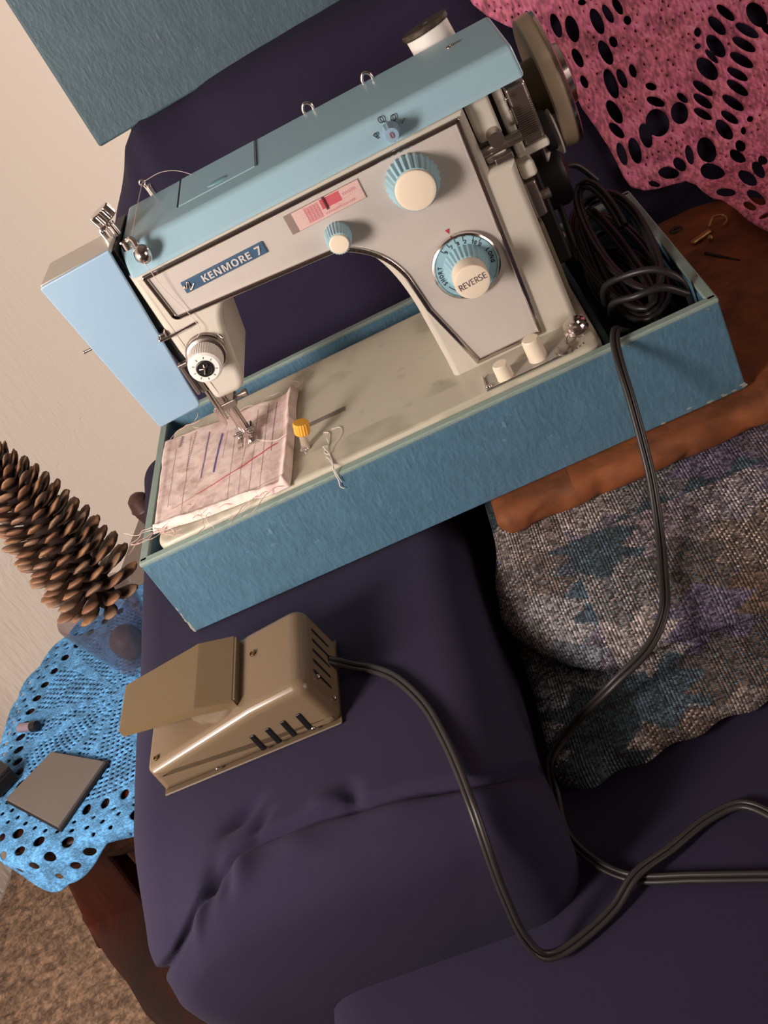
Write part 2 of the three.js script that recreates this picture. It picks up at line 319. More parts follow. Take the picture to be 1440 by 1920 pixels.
// ---------------------------------------------------------------- wooden stool, blue doily and what stands on it
const ST = -0.18, stoolR = (a, rx, rz) => 1 / Math.pow(Math.pow(Math.abs(Math.cos(a)) / rx, 3.4) + Math.pow(Math.abs(Math.sin(a)) / rz, 3.4), 1 / 3.4);                                          // stool top
{
  const t = thing('stool', 'low dark red-brown wooden stool under the blue doily', 'stool', [-0.215, -FLOOR, 0.04]);
  const ts = new THREE.Shape(); for (let i = 0; i < 96; i++) { const a = i / 96 * 2 * Math.PI, r = stoolR(a, 0.155, 0.178); ts[i ? 'lineTo' : 'moveTo'](-0.215 + r * Math.cos(a), -0.04 - r * Math.sin(a)); }
  const top = new THREE.ExtrudeGeometry(ts, { depth: 0.026, bevelEnabled: true, bevelSize: 0.004, bevelOffset: -0.004, bevelThickness: 0.004, bevelSegments: 4 }).rotateX(-Math.PI / 2).translate(0, ST - 0.032, 0);
  part('top', scaledUV(boxUV(toCreasedNormals(top, 0.4)), 4), M.wood, t);
  const leg = (x, z, dx, dz, w) => {
    const s = extr([[-w, 0], [-w * 0.8, 0.12], [-w * 1.25, 0.206], [w * 1.25, 0.206], [w * 0.8, 0.12], [w * 1.2, 0]], -0.022, 0.022, 0.006), P = s.attributes.position;
    for (let i = 0; i < P.count; i++) { const k = 1 - P.getY(i) / 0.206; P.setX(i, P.getX(i) + dx * k * (0.6 + 0.4 * k)); P.setZ(i, P.getZ(i) + dz * k); }
    s.computeVertexNormals(); return scaledUV(boxUV(s.translate(x, -FLOOR, z)), 4);
  };
  {
    const pl = [[-0.40, 0.10], [-0.392, 0.135], [-0.372, 0.165], [-0.345, 0.205], [-0.318, 0.240], [-0.290, 0.285], [-0.248, 0.330], [-0.215, 0.375], [-0.165, 0.425], [-0.12, 0.485], [-0.07, 0.54], [-0.068, -0.10], [-0.33, -0.10]];
    const g = new THREE.ExtrudeGeometry(shape(pl.map(([x, z]) => [x, -z])), { depth: 0.030, bevelEnabled: true, bevelSize: 0.006, bevelOffset: -0.006, bevelThickness: 0.006, bevelSegments: 3 }).rotateX(-Math.PI / 2).translate(0, -FLOOR + 0.0065, 0);
    part('base_slab', scaledUV(boxUV(toCreasedNormals(g, 0.6)), 4), M.wood, t, 'dark reddish live-edge base slab');
  }
  part('leg', leg(-0.165, 0.155, -0.06, 0.06, 0.066), M.wood, t);
  part('leg', leg(-0.318, 0.105, -0.035, 0.03, 0.040), M.wood, t);
  part('leg', leg(-0.15, -0.06, 0.01, -0.03, 0.04), M.wood, t);
  part('leg', leg(-0.30, -0.05, -0.02, -0.03, 0.04), M.wood, t);
  part('apron', [new THREE.TorusGeometry(1, 0.09, 8, 60).rotateX(Math.PI / 2).scale(0.128, 0.22, 0.15).translate(-0.215, ST - 0.05, 0.04)], M.wood, t);
}
{
  // doily: u, v are distances along the cloth from the centre
  const cx = -0.213, cz = 0.035, ax = 0.157, az = 0.180;
  const edge = (th) => { const c = Math.cos(th), s = Math.sin(th); return 1 / Math.hypot(c / ax, s / az); };
  const rim = (th) => { const e = edge(th); const front = sstep(0.25, 0.8, Math.sin(th)); return e + 0.014 + 0.006 * Math.abs(Math.cos(th * 11)) - 0.003 + front * (0.030 + 0.020 * Math.cos(th * 7 - 0.9 * 7 - 1.2)); };
  const f = (u, v) => {
    const r = Math.hypot(u, v), th = Math.atan2(v, u), R = rim(th), e = edge(th);
    let d = R - r; const q = r / e;                         // q 1 = table edge
    const circ = (n, rad, a, b, ph = 0) => {                // n oval holes on a ring at q = rad
      const k = Math.round((th / (2 * Math.PI)) * n - ph), tc = (k + ph) * 2 * Math.PI / n; let dt = th - tc; dt = Math.atan2(Math.sin(dt), Math.cos(dt));
      const px = dt * rad * edge(tc), py = r - rad * edge(tc), m = Math.hypot(px / a, py / b); return (m - 1) * Math.min(a, b);
    };
    if (q < 0.80) {                                        // knitted centre: rows of small holes in six panels
      const pa = Math.PI / 3, w = ((th % pa) + pa) % pa - pa / 2, m = 0.0062, rows = r / m, row = Math.round(rows), n = Math.max(6, Math.round(2 * Math.PI * row * m / 0.0066));
      const k = Math.round(th / (2 * Math.PI) * n - 0.5 * (row & 1)), tc = (k + 0.5 * (row & 1)) * 2 * Math.PI / n; let dt = th - tc; dt = Math.atan2(Math.sin(dt), Math.cos(dt));
      const solid = Math.abs(Math.abs(w) - 0.34) < 0.07 + 0.10 * (hash(row, 5) - 0.3) * 0 ? 0 : 1;
      if (solid && row > 1) d = Math.min(d, Math.hypot(dt * r * 0.95, (r - row * m) * 1.1) - 0.00125 - 0.0006 * hash(k, row, 3));
    }
    d = Math.min(d, circ(44, 0.86, 0.0046, 0.0062), circ(44, 0.93, 0.0022, 0.0018, 0.5), circ(60, 0.985, 0.0026, 0.0022));
    if (R - e > 0.03) d = Math.min(d, circ(30, 1.055, 0.0070, 0.0056, 0.5), circ(30, 1.135, 0.0068, 0.0050), circ(30, 1.20, 0.0056, 0.0040, 0.5), circ(30, 1.26, 0.004, 0.003));
    else d = Math.min(d, circ(60, 1.045, 0.0024, 0.002, 0.5));
    return d;
  };
  const map = (u, v, h) => {
    const r = Math.hypot(u, v), th = Math.atan2(v, u), e = stoolR(th, 0.157, 0.183) + 0.002, c = Math.cos(th), s = Math.sin(th);
    const wav = 0.0016 * (vnoise(u * 40 + 9, v * 40, 0, 8) - 0.3);
    if (r <= e) return V(cx + u, ST + 0.0026 + h + Math.max(0, wav), cz + v);
    const o = r - e, R = 0.010, a = Math.min(o / R, Math.PI / 2 * 0.9), rest = Math.max(0, o - R * a), fl = 0.010 * Math.sin(th * 7 + 1) * clamp(rest / 0.05, 0, 1);
    const out = R * Math.sin(a) + rest * Math.cos(a) * 1.0 + fl, dn = R * (1 - Math.cos(a)) + rest * Math.sin(a);
    const rr2 = e + out + h * Math.sin(a);
    return V(cx + c * rr2, ST + 0.0026 + h * Math.cos(a) - dn, cz + s * rr2);
  };
  const g = openwork(-0.23, 0.165, -0.22, 0.25, 0.00105, f, map, 0.0013, 0.0016, (u, v) => 0.00035 * Math.sin(u * 2100 + Math.sin(v * 900)) * Math.sin(v * 2000));
  const Tb = dataTex(256, 256, (i, j) => { const k = 0.8 + 0.35 * (vnoise(i / 6, j / 3, 0, 61) - 0.5) + 0.3 * (vnoise(i / 30, j / 30, 0, 62) - 0.5); return [0.42 * k, 0.72 * k, 0.97 * k]; }, true, [12, 12]);
  single('doily', g, std(0xffffff, { map: Tb, roughness: 0.9 }), 'sky blue crocheted lace doily draped over the wooden stool', 'doily');
}
{
  // tumbler with a brown nut inside, a tall pine cone standing in its mouth
  const gx = -0.192, gz = -0.008;
  const t = thing('glass_tumbler', 'clear tapered glass tumbler on the blue doily holding the pine cone', 'glass', [gx, ST + 0.004, gz]);
  const pr = [[0, 0], [0.024, 0], [0.0275, 0.003], [0.034, 0.03], [0.0415, 0.062], [0.0475, 0.092], [0.0470, 0.0935], [0.0458, 0.092], [0.0395, 0.062], [0.032, 0.031], [0.0255, 0.009], [0, 0.007]];
  part('tumbler', lathe(pr, 64).translate(gx, ST + 0.004, gz), new THREE.MeshPhysicalMaterial({ color: 0xe6e0e4, roughness: 0.04, transmission: 0.97, thickness: 0, ior: 1.5 }), t);
  const nut = new THREE.SphereGeometry(0.019, 28, 20), P = nut.attributes.position;
  for (let i = 0; i < P.count; i++) { const k = 1 + 0.12 * (vnoise(P.getX(i) * 160 + 5, P.getY(i) * 160, 0, 6) - 0.5); P.setXYZ(i, P.getX(i) * k, P.getY(i) * 1.15 * k, P.getZ(i) * k); }
  nut.computeVertexNormals();
  single('nut', nut.translate(gx + 0.0005, ST + 0.0335, gz + 0.001), std(0x5a4334, { roughness: 0.6 }), 'round dark brown nut lying inside the glass tumbler', 'nut');
}
{
  // the cone: scales on a spiral around a tapering core
  const base = V(-0.172, -0.083, 0.000), axis = V(-0.015, 1, -0.02).normalize(), L = 0.24;
  const t = thing('pine_cone', 'large brown open pine cone standing upright in the glass tumbler', 'pine cone', [base.x, base.y, base.z]);
  const q0 = new THREE.Quaternion().setFromUnitVectors(V(0, 1, 0), axis);
  const coreR = (h) => 0.017 * Math.sqrt(clamp(1 - Math.pow(h, 2.4), 0.02, 1)) * (h < 0.08 ? 0.6 + 5 * h : 1);
  const prof = []; for (let i = 0; i <= 16; i++) prof.push([coreR(i / 16), i / 16 * L]);
  prof.unshift([0, 0]); prof.push([0, L]);
  part('core', lathe(prof, 20).applyQuaternion(q0).translate(base.x, base.y, base.z), std(0x2a1710, { roughness: 0.9 }), t);
  // one scale: narrow root at the origin, widening outward along +z, thick blunt tip with a ridge
  const mkScale = (k) => {
    const n = 7, m = 6, pos = [], idx = [];
    const ws = [0.22, 0.45, 0.74, 0.98, 1.06, 0.98, 0.66], ths = [0.10, 0.11, 0.13, 0.18, 0.26, 0.29, 0.16];
    for (let i = 0; i < n; i++) { const s = i / (n - 1); for (let j = 0; j < m; j++) { const a = j / m * 2 * Math.PI; pos.push(ws[i] * 0.36 * Math.cos(a), ths[i] * 0.62 * Math.sin(a) + 0.22 * s * s + (Math.sin(a) > 0 ? -0.05 * ws[i] * Math.abs(Math.cos(a)) : 0) + 0.02 * k * s, s * (1 + 0.04 * k * Math.sin(a * 2))); } }
    for (let i = 0; i < n - 1; i++) for (let j = 0; j < m; j++) { const a = i * m + j, b = i * m + (j + 1) % m; idx.push(a, b, a + m, b, b + m, a + m); }
    const tip = pos.length / 3; pos.push(0, 0.24, 1.07); for (let j = 0; j < m; j++) idx.push((n - 1) * m + j, (n - 1) * m + (j + 1) % m, tip);
    const g = new THREE.BufferGeometry(); g.setAttribute('position', new THREE.Float32BufferAttribute(pos, 3)); g.setIndex(idx); g.computeVertexNormals();
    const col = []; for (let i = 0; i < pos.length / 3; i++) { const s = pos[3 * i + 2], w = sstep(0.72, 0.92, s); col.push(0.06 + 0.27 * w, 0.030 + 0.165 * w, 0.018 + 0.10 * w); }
    g.setAttribute('color', new THREE.Float32BufferAttribute(col, 3)); return g;
  };
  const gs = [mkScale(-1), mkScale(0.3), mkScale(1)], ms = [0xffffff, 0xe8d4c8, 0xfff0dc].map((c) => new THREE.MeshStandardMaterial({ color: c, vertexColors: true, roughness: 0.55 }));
  const N = 190, ga = 2.39996323;
  for (let i = 0; i < N; i++) {
    const h = 0.03 + 0.96 * Math.pow(i / N, 0.93), a = i * ga + 0.3, R = coreR(h) * 0.75;
    const len = (0.040 - 0.012 * h) * Math.sqrt(clamp(1.02 - Math.pow(h, 3.2), 0.03, 1)) * (h < 0.10 ? 0.62 + 3.8 * h : 1) * rr(0.92, 1.06);
    const tilt = 0.10 + 0.85 * h * h + (h < 0.15 ? -(0.15 - h) * 3.2 : 0);
    const out = V(Math.sin(a) * Math.cos(tilt), Math.sin(tilt), Math.cos(a) * Math.cos(tilt)), side = V(Math.cos(a), 0, -Math.sin(a)), up = out.clone().cross(side);
    const mtx = new THREE.Matrix4().makeBasis(side, up, out), q = q0.clone().multiply(new THREE.Quaternion().setFromRotationMatrix(mtx));
    const p = V(Math.sin(a) * R, h * L, Math.cos(a) * R).applyQuaternion(q0).add(base);
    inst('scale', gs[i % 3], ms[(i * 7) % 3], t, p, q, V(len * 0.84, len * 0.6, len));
  }
}
{
  // small stoppered bottle behind the machine's case
  const p = V(-0.097, ST + 0.0045, -0.052), t = thing('perfume_bottle', 'small glass bottle with a gold collar and brown stopper behind the case', 'bottle', [p.x, p.y, p.z]);
  const at = (g) => g.translate(p.x, p.y, p.z);
  part('body', at(lathe([[0, 0], [0.017, 0], [0.0195, 0.004], [0.0195, 0.075], [0.018, 0.098], [0.010, 0.106], [0.010, 0.112], [0, 0.112]], 40)), new THREE.MeshPhysicalMaterial({ color: 0xe8d8d0, transmission: 0.7, thickness: 0.02, roughness: 0.1, ior: 1.45 }), t);
  part('collar', at(lathe([[0, 0.111], [0.0125, 0.111], [0.0135, 0.114], [0.0125, 0.129], [0.009, 0.132], [0, 0.132]], 32)), std(0xc08a48, { metalness: 0.6, roughness: 0.35 }), t);
  part('stopper', at(lathe([[0, 0.1315], [0.008, 0.1315], [0.0105, 0.136], [0.0122, 0.146], [0.0122, 0.150], [0.0136, 0.1515], [0.0126, 0.1535], [0.0105, 0.164], [0.006, 0.168], [0, 0.169]], 32)), std(0x4a3229, { roughness: 0.5 }), t);
}
{
  // things on the doily in front
  const y = ST + 0.006;
  const q = [[-0.2904, 0.0918], [-0.2179, 0.1394], [-0.2608, 0.2022], [-0.3384, 0.1329]];
  const s = shape(q.map(([x, z]) => [x, -z]));
  const t = thing('coaster', 'dark grey square slate coaster lying on the blue doily', 'coaster', [-0.277, y, 0.1416]);
  const g = new THREE.ExtrudeGeometry(s, { depth: 0.003, bevelEnabled: true, bevelSize: 0.001, bevelThickness: 0.0012, bevelSegments: 2 }).rotateX(-Math.PI / 2).translate(0, y + 0.0012, 0);
  part('slab', boxUV(toCreasedNormals(g, 0.5)), std(0x6a625c, { roughness: 0.75, bumpMap: T.leatherB, bumpScale: 0.0004 }), t);
  const f2 = new THREE.ExtrudeGeometry(s, { depth: 0.002, bevelEnabled: true, bevelSize: 0.003, bevelThickness: 0.0008, bevelSegments: 1 }).rotateX(-Math.PI / 2).translate(0, y - 0.0006, 0);
  part('backing', toCreasedNormals(f2, 0.5), M.rubber, t);
  const k = thing('box', 'small black box at the left edge of the blue doily beside the coaster', 'box', [-0.353, y, 0.103]);
  const r1 = new RoundedBoxGeometry(0.030, 0.016, 0.034, 3, 0.002).rotateY(0.75).translate(-0.353, y + 0.009, 0.103);
  part('body', r1, M.black, k);
  part('lid', new RoundedBoxGeometry(0.031, 0.005, 0.035, 3, 0.0018).rotateY(0.75).translate(-0.353, y + 0.019, 0.103), std(0x1c1a1c, { roughness: 0.35 }), k);
  const b = thing('tube', 'short clear and black tube lying on the blue doily behind the coaster', 'tube', [-0.334, y, 0.033]);
  const dir = V(0.0236, 0, 0.0092).normalize(), qd = new THREE.Quaternion().setFromUnitVectors(V(0, 1, 0), dir);
  const at = (g) => g.applyQuaternion(qd).translate(-0.334, y + 0.005, 0.033);
  part('barrel', at(lathe([[0, -0.013], [0.0045, -0.013], [0.0053, -0.012], [0.0053, 0.007], [0, 0.007]], 20)), std(0x8a7a86, { roughness: 0.25 }), b);
  part('cap', at(lathe([[0, 0.007], [0.006, 0.007], [0.0064, 0.008], [0.0062, 0.0155], [0.004, 0.017], [0, 0.017]], 20)), M.black, b);
}

// ---------------------------------------------------------------- afghan, leather bag
{
  const n = 512, cols = [[0.78, 0.73, 0.72], [0.36, 0.45, 0.52], [0.52, 0.48, 0.60], [0.50, 0.41, 0.36], [0.60, 0.63, 0.68], [0.26, 0.34, 0.38], [0.66, 0.60, 0.58]];
  const tx = dataTex(1024, 1024, (i, j) => {                  // woven zigzag patches, 4 x 4 in the sheet; rows of stitches 2 mm
    const X = i / 1024 * 6, Y = j / 1024 * 6, zig = Math.abs(((Y * 2.0) % 1) - 0.5) * 0.7, st = Math.floor(i / 7), sr = Math.floor(j / 6);
    const xs = X + zig + 0.10 * (hash(st, sr, 3) - 0.5), ys = Y + Math.abs(((X * 1.5) % 1) - 0.5) * 0.6 + 0.10 * (hash(st, sr, 4) - 0.5);
    const c = cols[Math.floor(hash(Math.floor(xs), Math.floor(ys), 71) * 6.99)], d = cols[Math.floor(hash(Math.floor(xs) + 9, Math.floor(ys), 72) * 6.99)];
    const mix = ((st + sr) % 3 === 0) && hash(Math.floor(xs), Math.floor(ys), 73) > 0.35 ? 1 : 0, fine = hash(st, sr, 5);
    const k = 0.72 + 0.7 * (fine - 0.5) + 0.2 * Math.sin(i * 2 * Math.PI / 7); const s = mix ? d : c; return [s[0] * k + 0.02, s[1] * k + 0.02, s[2] * k + 0.02];
  }, true, [3.2, 3.2]);
  const bp = dataTex(256, 256, (i, j) => 0.5 + 0.28 * Math.sin(i * 2 * Math.PI / 16) + 0.22 * Math.sin(j * 2 * Math.PI / 12 + ((i >> 3) & 1) * 3.1), false, [26, 26]);
  const mat = std(0xffffff, { map: tx, roughness: 0.95, bumpMap: bp, bumpScale: 0.0014 });
  const t = thing('throw_blanket', 'folded woven throw in grey, blue and brown zigzag patches under the leather bag', 'throw blanket', [0.45, -0.111, 0.2]);
  const top = softBox(0.243, 0.80, -0.111, -0.0262, -0.03, 0.388, 0.038, [110, 24, 90], (p, n) => {
    const front = sstep(0.27, 0.36, p.z), k = fbm(p.x * 16, p.z * 16 + p.y * 20, 3, 6) - 0.45;
    p.addScaledVector(n, (p.z > 0.262 ? 0.008 : 0.001) * k);
    p.z -= 0.046 * sstep(0.32, 0.24, p.x) * front; p.z -= 0.035 * sstep(-0.05, -0.10, p.y) * front; p.y += 0.004 * front * Math.sin(p.x * 40);
    if (p.z > 0.3) p.y -= 0.008 * sstep(0.30, 0.38, p.z);
    p.x += 0.02 * sstep(0.26, 0.243, p.x) * sstep(0.27, 0.22, p.z);
  });
  part('upper_fold', sheetUV(top), mat, t);
  const low = softBox(0.243, 0.80, -0.1125, -0.086, 0.06, 0.440, 0.012, [110, 6, 90], (p, n) => {
    const k = fbm(p.x * 14 + 5, p.z * 14, 3, 8) - 0.45; p.addScaledVector(n, 0.004 * k);
    p.z -= 0.10 * Math.max(0, p.x - 0.27) * sstep(0.36, 0.44, p.z) + 0.0025 * Math.sin(p.x * 160) * sstep(0.41, 0.44, p.z);
    p.y += 0.003 * Math.sin(p.x * 36 + p.z * 20) * sstep(-0.108, -0.09, p.y) + 0.002;
  });
  part('lower_fold', sheetUV(low), mat, t);
}
{
  const t = thing('leather_bag', 'flat brown suede leather bag under the right end of the case', 'bag', [0.44, -0.026, 0.08]);
  const body = softBox(0.268, 0.604, -0.0258, -0.0012, -0.086, 0.2565, 0.0118, [110, 8, 110], (p, n) => {
    // rounded corners in plan
    const hx = 0.168, hz = 0.171, c = V(0.436, 0, 0.085), dx = Math.abs(p.x - c.x), dz = Math.abs(p.z - c.z), R = 0.075;
    const ex = dx - (hx - R), ez = dz - (hz - R);
    const back = p.x > c.x && p.z < c.z || p.x > c.x;
    if (ex > 0 && ez > 0 && back) { const m = Math.max(ex, ez), l = Math.hypot(ex, ez), s = m / l; p.x = c.x + Math.sign(p.x - c.x) * (hx - R + ex * s); p.z = c.z + Math.sign(p.z - c.z) * (hz - R + ez * s); }
    const k = fbm(p.x * 18, p.z * 18, 3, 31) - 0.45;
    const free = p.x > 0.49 && p.y > -0.01 ? 1 : 0;
    p.addScaledVector(n, free ? 0.006 * k + 0.002 : 0);
    if (n.z > 0.3) { const w = Math.pow(0.5 + 0.5 * Math.sin(p.x * 120 + 6 * vnoise(p.x * 34, p.y * 60 + 2)), 3); p.z -= 0.0034 * w * n.z; p.y += 0.001 * w; }
  });
  part('body', sheetUV(body, 3), M.leather, t);
  part('slit', new RoundedBoxGeometry(0.045, 0.0012, 0.003, 2, 0.0005).rotateY(-1.15).translate(0.532, 0.0012, 0.036), std(0x2a1a12, { roughness: 0.9 }), t);
  part('clasp', [tube([[0.5405, 0.004, -0.022], [0.548, 0.009, -0.026], [0.556, 0.008, -0.022], [0.556, 0.006, -0.014], [0.551, 0.004, -0.012]], 0.0011, 30), new RoundedBoxGeometry(0.022, 0.004, 0.006, 3, 0.0018).rotateY(0.35).translate(0.529, 0.003, -0.012), new THREE.SphereGeometry(0.0026, 14, 10).translate(0.5345, 0.004, -0.001)], std(0xb08a58, { metalness: 0.7, roughness: 0.4 }), t);
  part('eyelet', new THREE.TorusGeometry(0.0042, 0.0018, 10, 22).rotateX(Math.PI / 2).translate(0.5165, 0.0012, -0.05), std(0x2a1a10, { roughness: 0.6 }), t);
}

// ---------------------------------------------------------------- the case of the sewing machine, its lid
const CW = 0.48, CH = 0.0822, CD = 0.232;
{
  const t = thing('carrying_case', 'open teal vinyl carrying case holding the sewing machine', 'case', [CW / 2, 0, CD / 2]);
  const w = 0.007;
  part('front_panel', vb(0, CW, 0, CH - 0.003, CD - w, CD), M.vinyl, t);
  part('back_panel', vb(0, CW, 0, CH - 0.003, 0, w), M.vinyl, t);
  part('end_panel', vb(0, w, 0.0005, CH - 0.0035, w * 0.9, CD - w * 0.9), M.vinyl, t);
  part('end_panel', vb(CW - w, CW, 0.0005, CH - 0.0035, w * 0.9, CD - w * 0.9), M.vinyl, t);
  part('bottom', vb(w * 0.8, CW - w * 0.8, 0.0005, 0.008, w * 0.8, CD - w * 0.8), M.vinyl, t);
  part('divider', vb(0.3985, 0.4035, 0.006, CH - 0.016, w * 0.9, CD - w * 0.9), M.lining, t);
  const rimBar = (x0, x1, z0, z1) => rb(x0, x1, CH - 0.0038, CH, z0, z1, 0.0014);
  part('rim', [rimBar(-0.0004, CW + 0.0004, CD - w - 0.0004, CD + 0.0006), rimBar(-0.0004, CW + 0.0004, -0.0006, w + 0.0004), rimBar(-0.0006, w + 0.0004, 0.002, CD - 0.002), rimBar(CW - w - 0.0004, CW + 0.0006, 0.002, CD - 0.002)], M.rim, t, 'worn pale rim of the case');
  // worn corners where the vinyl has rubbed through
  const wear = []; for (let i = 0; i < 44; i++) { const u = rnd(), s = 0.0004 + 0.0012 * rnd(); const g = new THREE.IcosahedronGeometry(s, 0); if (i < 16) g.scale(1, 2.4, 0.35).translate(0.0008 + 0.001 * rnd(), 0.003 + 0.03 * rnd() * rnd(), CD + 0.0000); else if (i < 42) g.scale(2.5, 1, 0.35).translate(CW - 0.001 - 0.07 * u * u * u, 0.0012 + 0.004 * rnd(), CD - 0.0003); else g.scale(1.6, 0.7, 0.4).translate(0.41 + 0.065 * u, CH - 0.005 - 0.001 * rnd(), CD + 0.0003); wear.push(g); }
  part('scuff', wear, std(0x8f968c, { roughness: 0.9 }), t);
}
{
  const t = thing('case_lid', 'grey-teal vinyl case lid standing on the sofa back behind the machine', 'lid', [0.045, 0.287, -0.19]);
  const yaw = 0.17, at = (g) => g.rotateY(yaw).translate(0.040, 0.2872, -0.196);
  const w = 0.50, h = 0.32, d = 0.19;
  part('face', at(vb(0, w, 0, h, -0.008, 0, 0.003)), M.vinylDull, t);
  part('side', at(vb(0, 0.008, 0, h, -d, -0.006, 0.003)), M.vinylDull, t);
  part('side', at(vb(w - 0.008, w, 0, h, -d, -0.006, 0.003)), M.vinylDull, t);
  part('end', at(vb(0.006, w - 0.006, 0, 0.008, -d, -0.006, 0.003)), M.vinylDull, t);
  part('end', at(vb(0.006, w - 0.006, h - 0.008, h, -d, -0.006, 0.003)), M.vinylDull, t);
}

// ---------------------------------------------------------------- the sewing machine
const BY = 0.0855, FZ = 0.18;                              // bed top, front plane of the head
const mach = thing('sewing_machine', 'vintage blue and grey sewing machine standing in the teal case', 'sewing machine', [0.21, 0.009, 0.14]);
{
  const m = mach;
  // bed: a rounded slab that fills the tray
  const bs = new THREE.Shape(); const x0 = 0.0175, x1 = 0.3955, z0 = 0.043, z1 = 0.2245, r = 0.013;
  bs.moveTo(x0 + r, -z1); bs.lineTo(x1 - r, -z1); bs.quadraticCurveTo(x1, -z1, x1, -z1 + r); bs.lineTo(x1, -z0 - r); bs.quadraticCurveTo(x1, -z0, x1 - r, -z0); bs.lineTo(x0 + r, -z0); bs.quadraticCurveTo(x0, -z0, x0, -z0 - r); bs.lineTo(x0, -z1 + r); bs.quadraticCurveTo(x0, -z1, x0 + r, -z1);
  const bed = new THREE.ExtrudeGeometry(bs, { depth: 0.072, bevelEnabled: true, bevelSize: 0.004, bevelOffset: -0.004, bevelThickness: 0.004, bevelSegments: 5, curveSegments: 12 }).rotateX(-Math.PI / 2).translate(0, BY - 0.076, 0);
  const Tbed = dataTex(256, 128, (i, j) => { const n = fbm(i / 26, j / 26, 4, 81), st = sstep(0.62, 0.72, fbm(i / 9 + 7, j / 9, 3, 84)); const k = 1.0 - 0.10 * sstep(0.5, 0.7, n) - 0.07 * st; return [0.755 * k, 0.735 * k, 0.68 * k * (1 - 0.05 * n)]; }, true, [2.6, 5.2]);
  part('bed', boxUV(toCreasedNormals(bed, 0.6)), std(0xffffff, { map: Tbed, roughness: 0.36 }), m);
  // body: column, arm and nose in one casting
  const out = [[0.2846, BY - 0.004], [0.2846, 0.100], [0.2832, 0.150], [0.2800, 0.203, 0.2580, 0.2185], [0.2440, 0.2260, 0.2080, 0.2285], [0.1800, 0.2305, 0.1640, 0.2260], [0.1530, 0.2210, 0.1490, 0.2050], [0.1400, 0.1620], [0.1370, 0.1545, 0.1300, 0.1545], [0.1170, 0.1550], [0.1130, 0.1550, 0.1120, 0.1600], [0.1090, 0.205], [0.1090, 0.2715], [0.3710, 0.2690], [0.3712, 0.2212], [0.3900, 0.2200], [0.3892, 0.2080], [0.3880, BY - 0.004]];
  const body = extr(out, 0.088, FZ, 0.0055, 9);
  part('body', body, M.cream, m);
  // foot of the column, rear half a little wider
  part('pillar_base', rb(0.288, 0.3875, BY - 0.003, 0.20, 0.060, 0.16, 0.008, 4), M.olive, m, 'olive grey rear of the pillar');
  // top cover, blue, with a sloping front and a shallow crown
  const cs = [[FZ + 0.002, 0.2700], [FZ + 0.0005, 0.2725], [0.1705, 0.2850], [0.1680, 0.2885, 0.1630, 0.2890], [0.0905, 0.2922], [0.0850, 0.2922, 0.0845, 0.2850], [0.0840, 0.2700]];
  const cov = extr(cs.map((p) => p.map((v, i) => (i % 2 ? v : -v))), 0.111, 0.4165, 0.003, 6).rotateY(-Math.PI / 2).scale(-1, 1, -1);
  { const P = cov.attributes.position, N = cov.attributes.normal; for (let i = 0; i < P.count; i++) { P.setZ(i, P.getZ(i)); } }
  cov.computeBoundingBox(); const cb = cov.boundingBox;
  cov.translate(0.111 - cb.min.x, 0, 0.084 - cb.min.z);
  part('top_cover', cov, M.blue, m, 'pale blue top cover');
  // hinged hatch in the cover, dent for the finger
  const hatch = new RoundedBoxGeometry(0.064, 0.0022, 0.056, 4, 0.001).rotateX(0.044).translate(0.1915, 0.2904, 0.117);
  part('hatch', hatch, M.blue, m, 'pale blue hatch let into the top cover');
  part('hatch_seam', [[0.1585, 0.0006, 0.056], [0.2245, 0.0006, 0.056]].map(([x, w, d]) => new THREE.BoxGeometry(w, 0.0012, d).rotateX(0.044).translate(x, 0.29095, 0.117)), M.ink, m);
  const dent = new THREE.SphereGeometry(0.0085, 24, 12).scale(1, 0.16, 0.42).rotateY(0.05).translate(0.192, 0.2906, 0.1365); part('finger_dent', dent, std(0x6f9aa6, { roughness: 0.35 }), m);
  // oil hole
  part('oil_hole', [new THREE.TorusGeometry(0.0022, 0.0007, 8, 18).rotateX(Math.PI / 2).translate(0.3814, 0.2915, 0.112), new THREE.BoxGeometry(0.007, 0.0008, 0.0016).translate(0.387, 0.2915, 0.111)], M.steel, m);
  // front panel framed by a bright moulding
  const pn = [[0.1195, 0.2665], [0.3645, 0.2640], [0.3585, 0.0905], [0.3062, 0.0905], [0.2905, 0.1480], [0.2870, 0.1790], [0.2800, 0.2090, 0.2500, 0.2215], [0.1255, 0.2295], [0.1225, 0.2300, 0.1220, 0.2330]];
  part('front_panel', extr(pn, FZ - 0.002, FZ + 0.0012, 0.0004, 1), M.panel, m, 'warm grey front panel');
  const trimPts = []; const sh = shape(pn); for (const p of sh.getPoints(14)) trimPts.push(V(p.x, p.y, FZ + 0.0012));
  const bar = (a, b) => { const d = b.clone().sub(a), l = d.length(); if (l < 1e-5) return null; const g = new RoundedBoxGeometry(l + 0.0028, 0.0038, 0.0036, 2, 0.0012); return g.rotateZ(Math.atan2(d.y, d.x)).translate((a.x + b.x) / 2, (a.y + b.y) / 2, FZ + 0.0014); };
  const tg = []; for (let i = 0; i < trimPts.length; i++) { const g = bar(trimPts[i], trimPts[(i + 1) % trimPts.length]); if (g) tg.push(g); }
  part('trim', tg, M.chrome, m, 'bright metal moulding around the front panel');
  // badge
  const bz = FZ + 0.0012, by = 0.2472;
  const badge = part('badge', rb(0.1400, 0.2070, by - 0.0046, by + 0.0046, bz - 0.0005, bz + 0.0016, 0.0008), M.badge, m, 'small blue name plate');
  part('lettering', [txt('KENMORE', 0.0054, 0.0007).scale(1.12, 1, 1).translate(0.1755, by, bz + 0.0015), txt('7', 0.0064, 0.0007).translate(0.2015, by, bz + 0.0015)], std(0xe6e0dc, { metalness: 0.35, roughness: 0.35 }), badge, 'raised chrome letters');
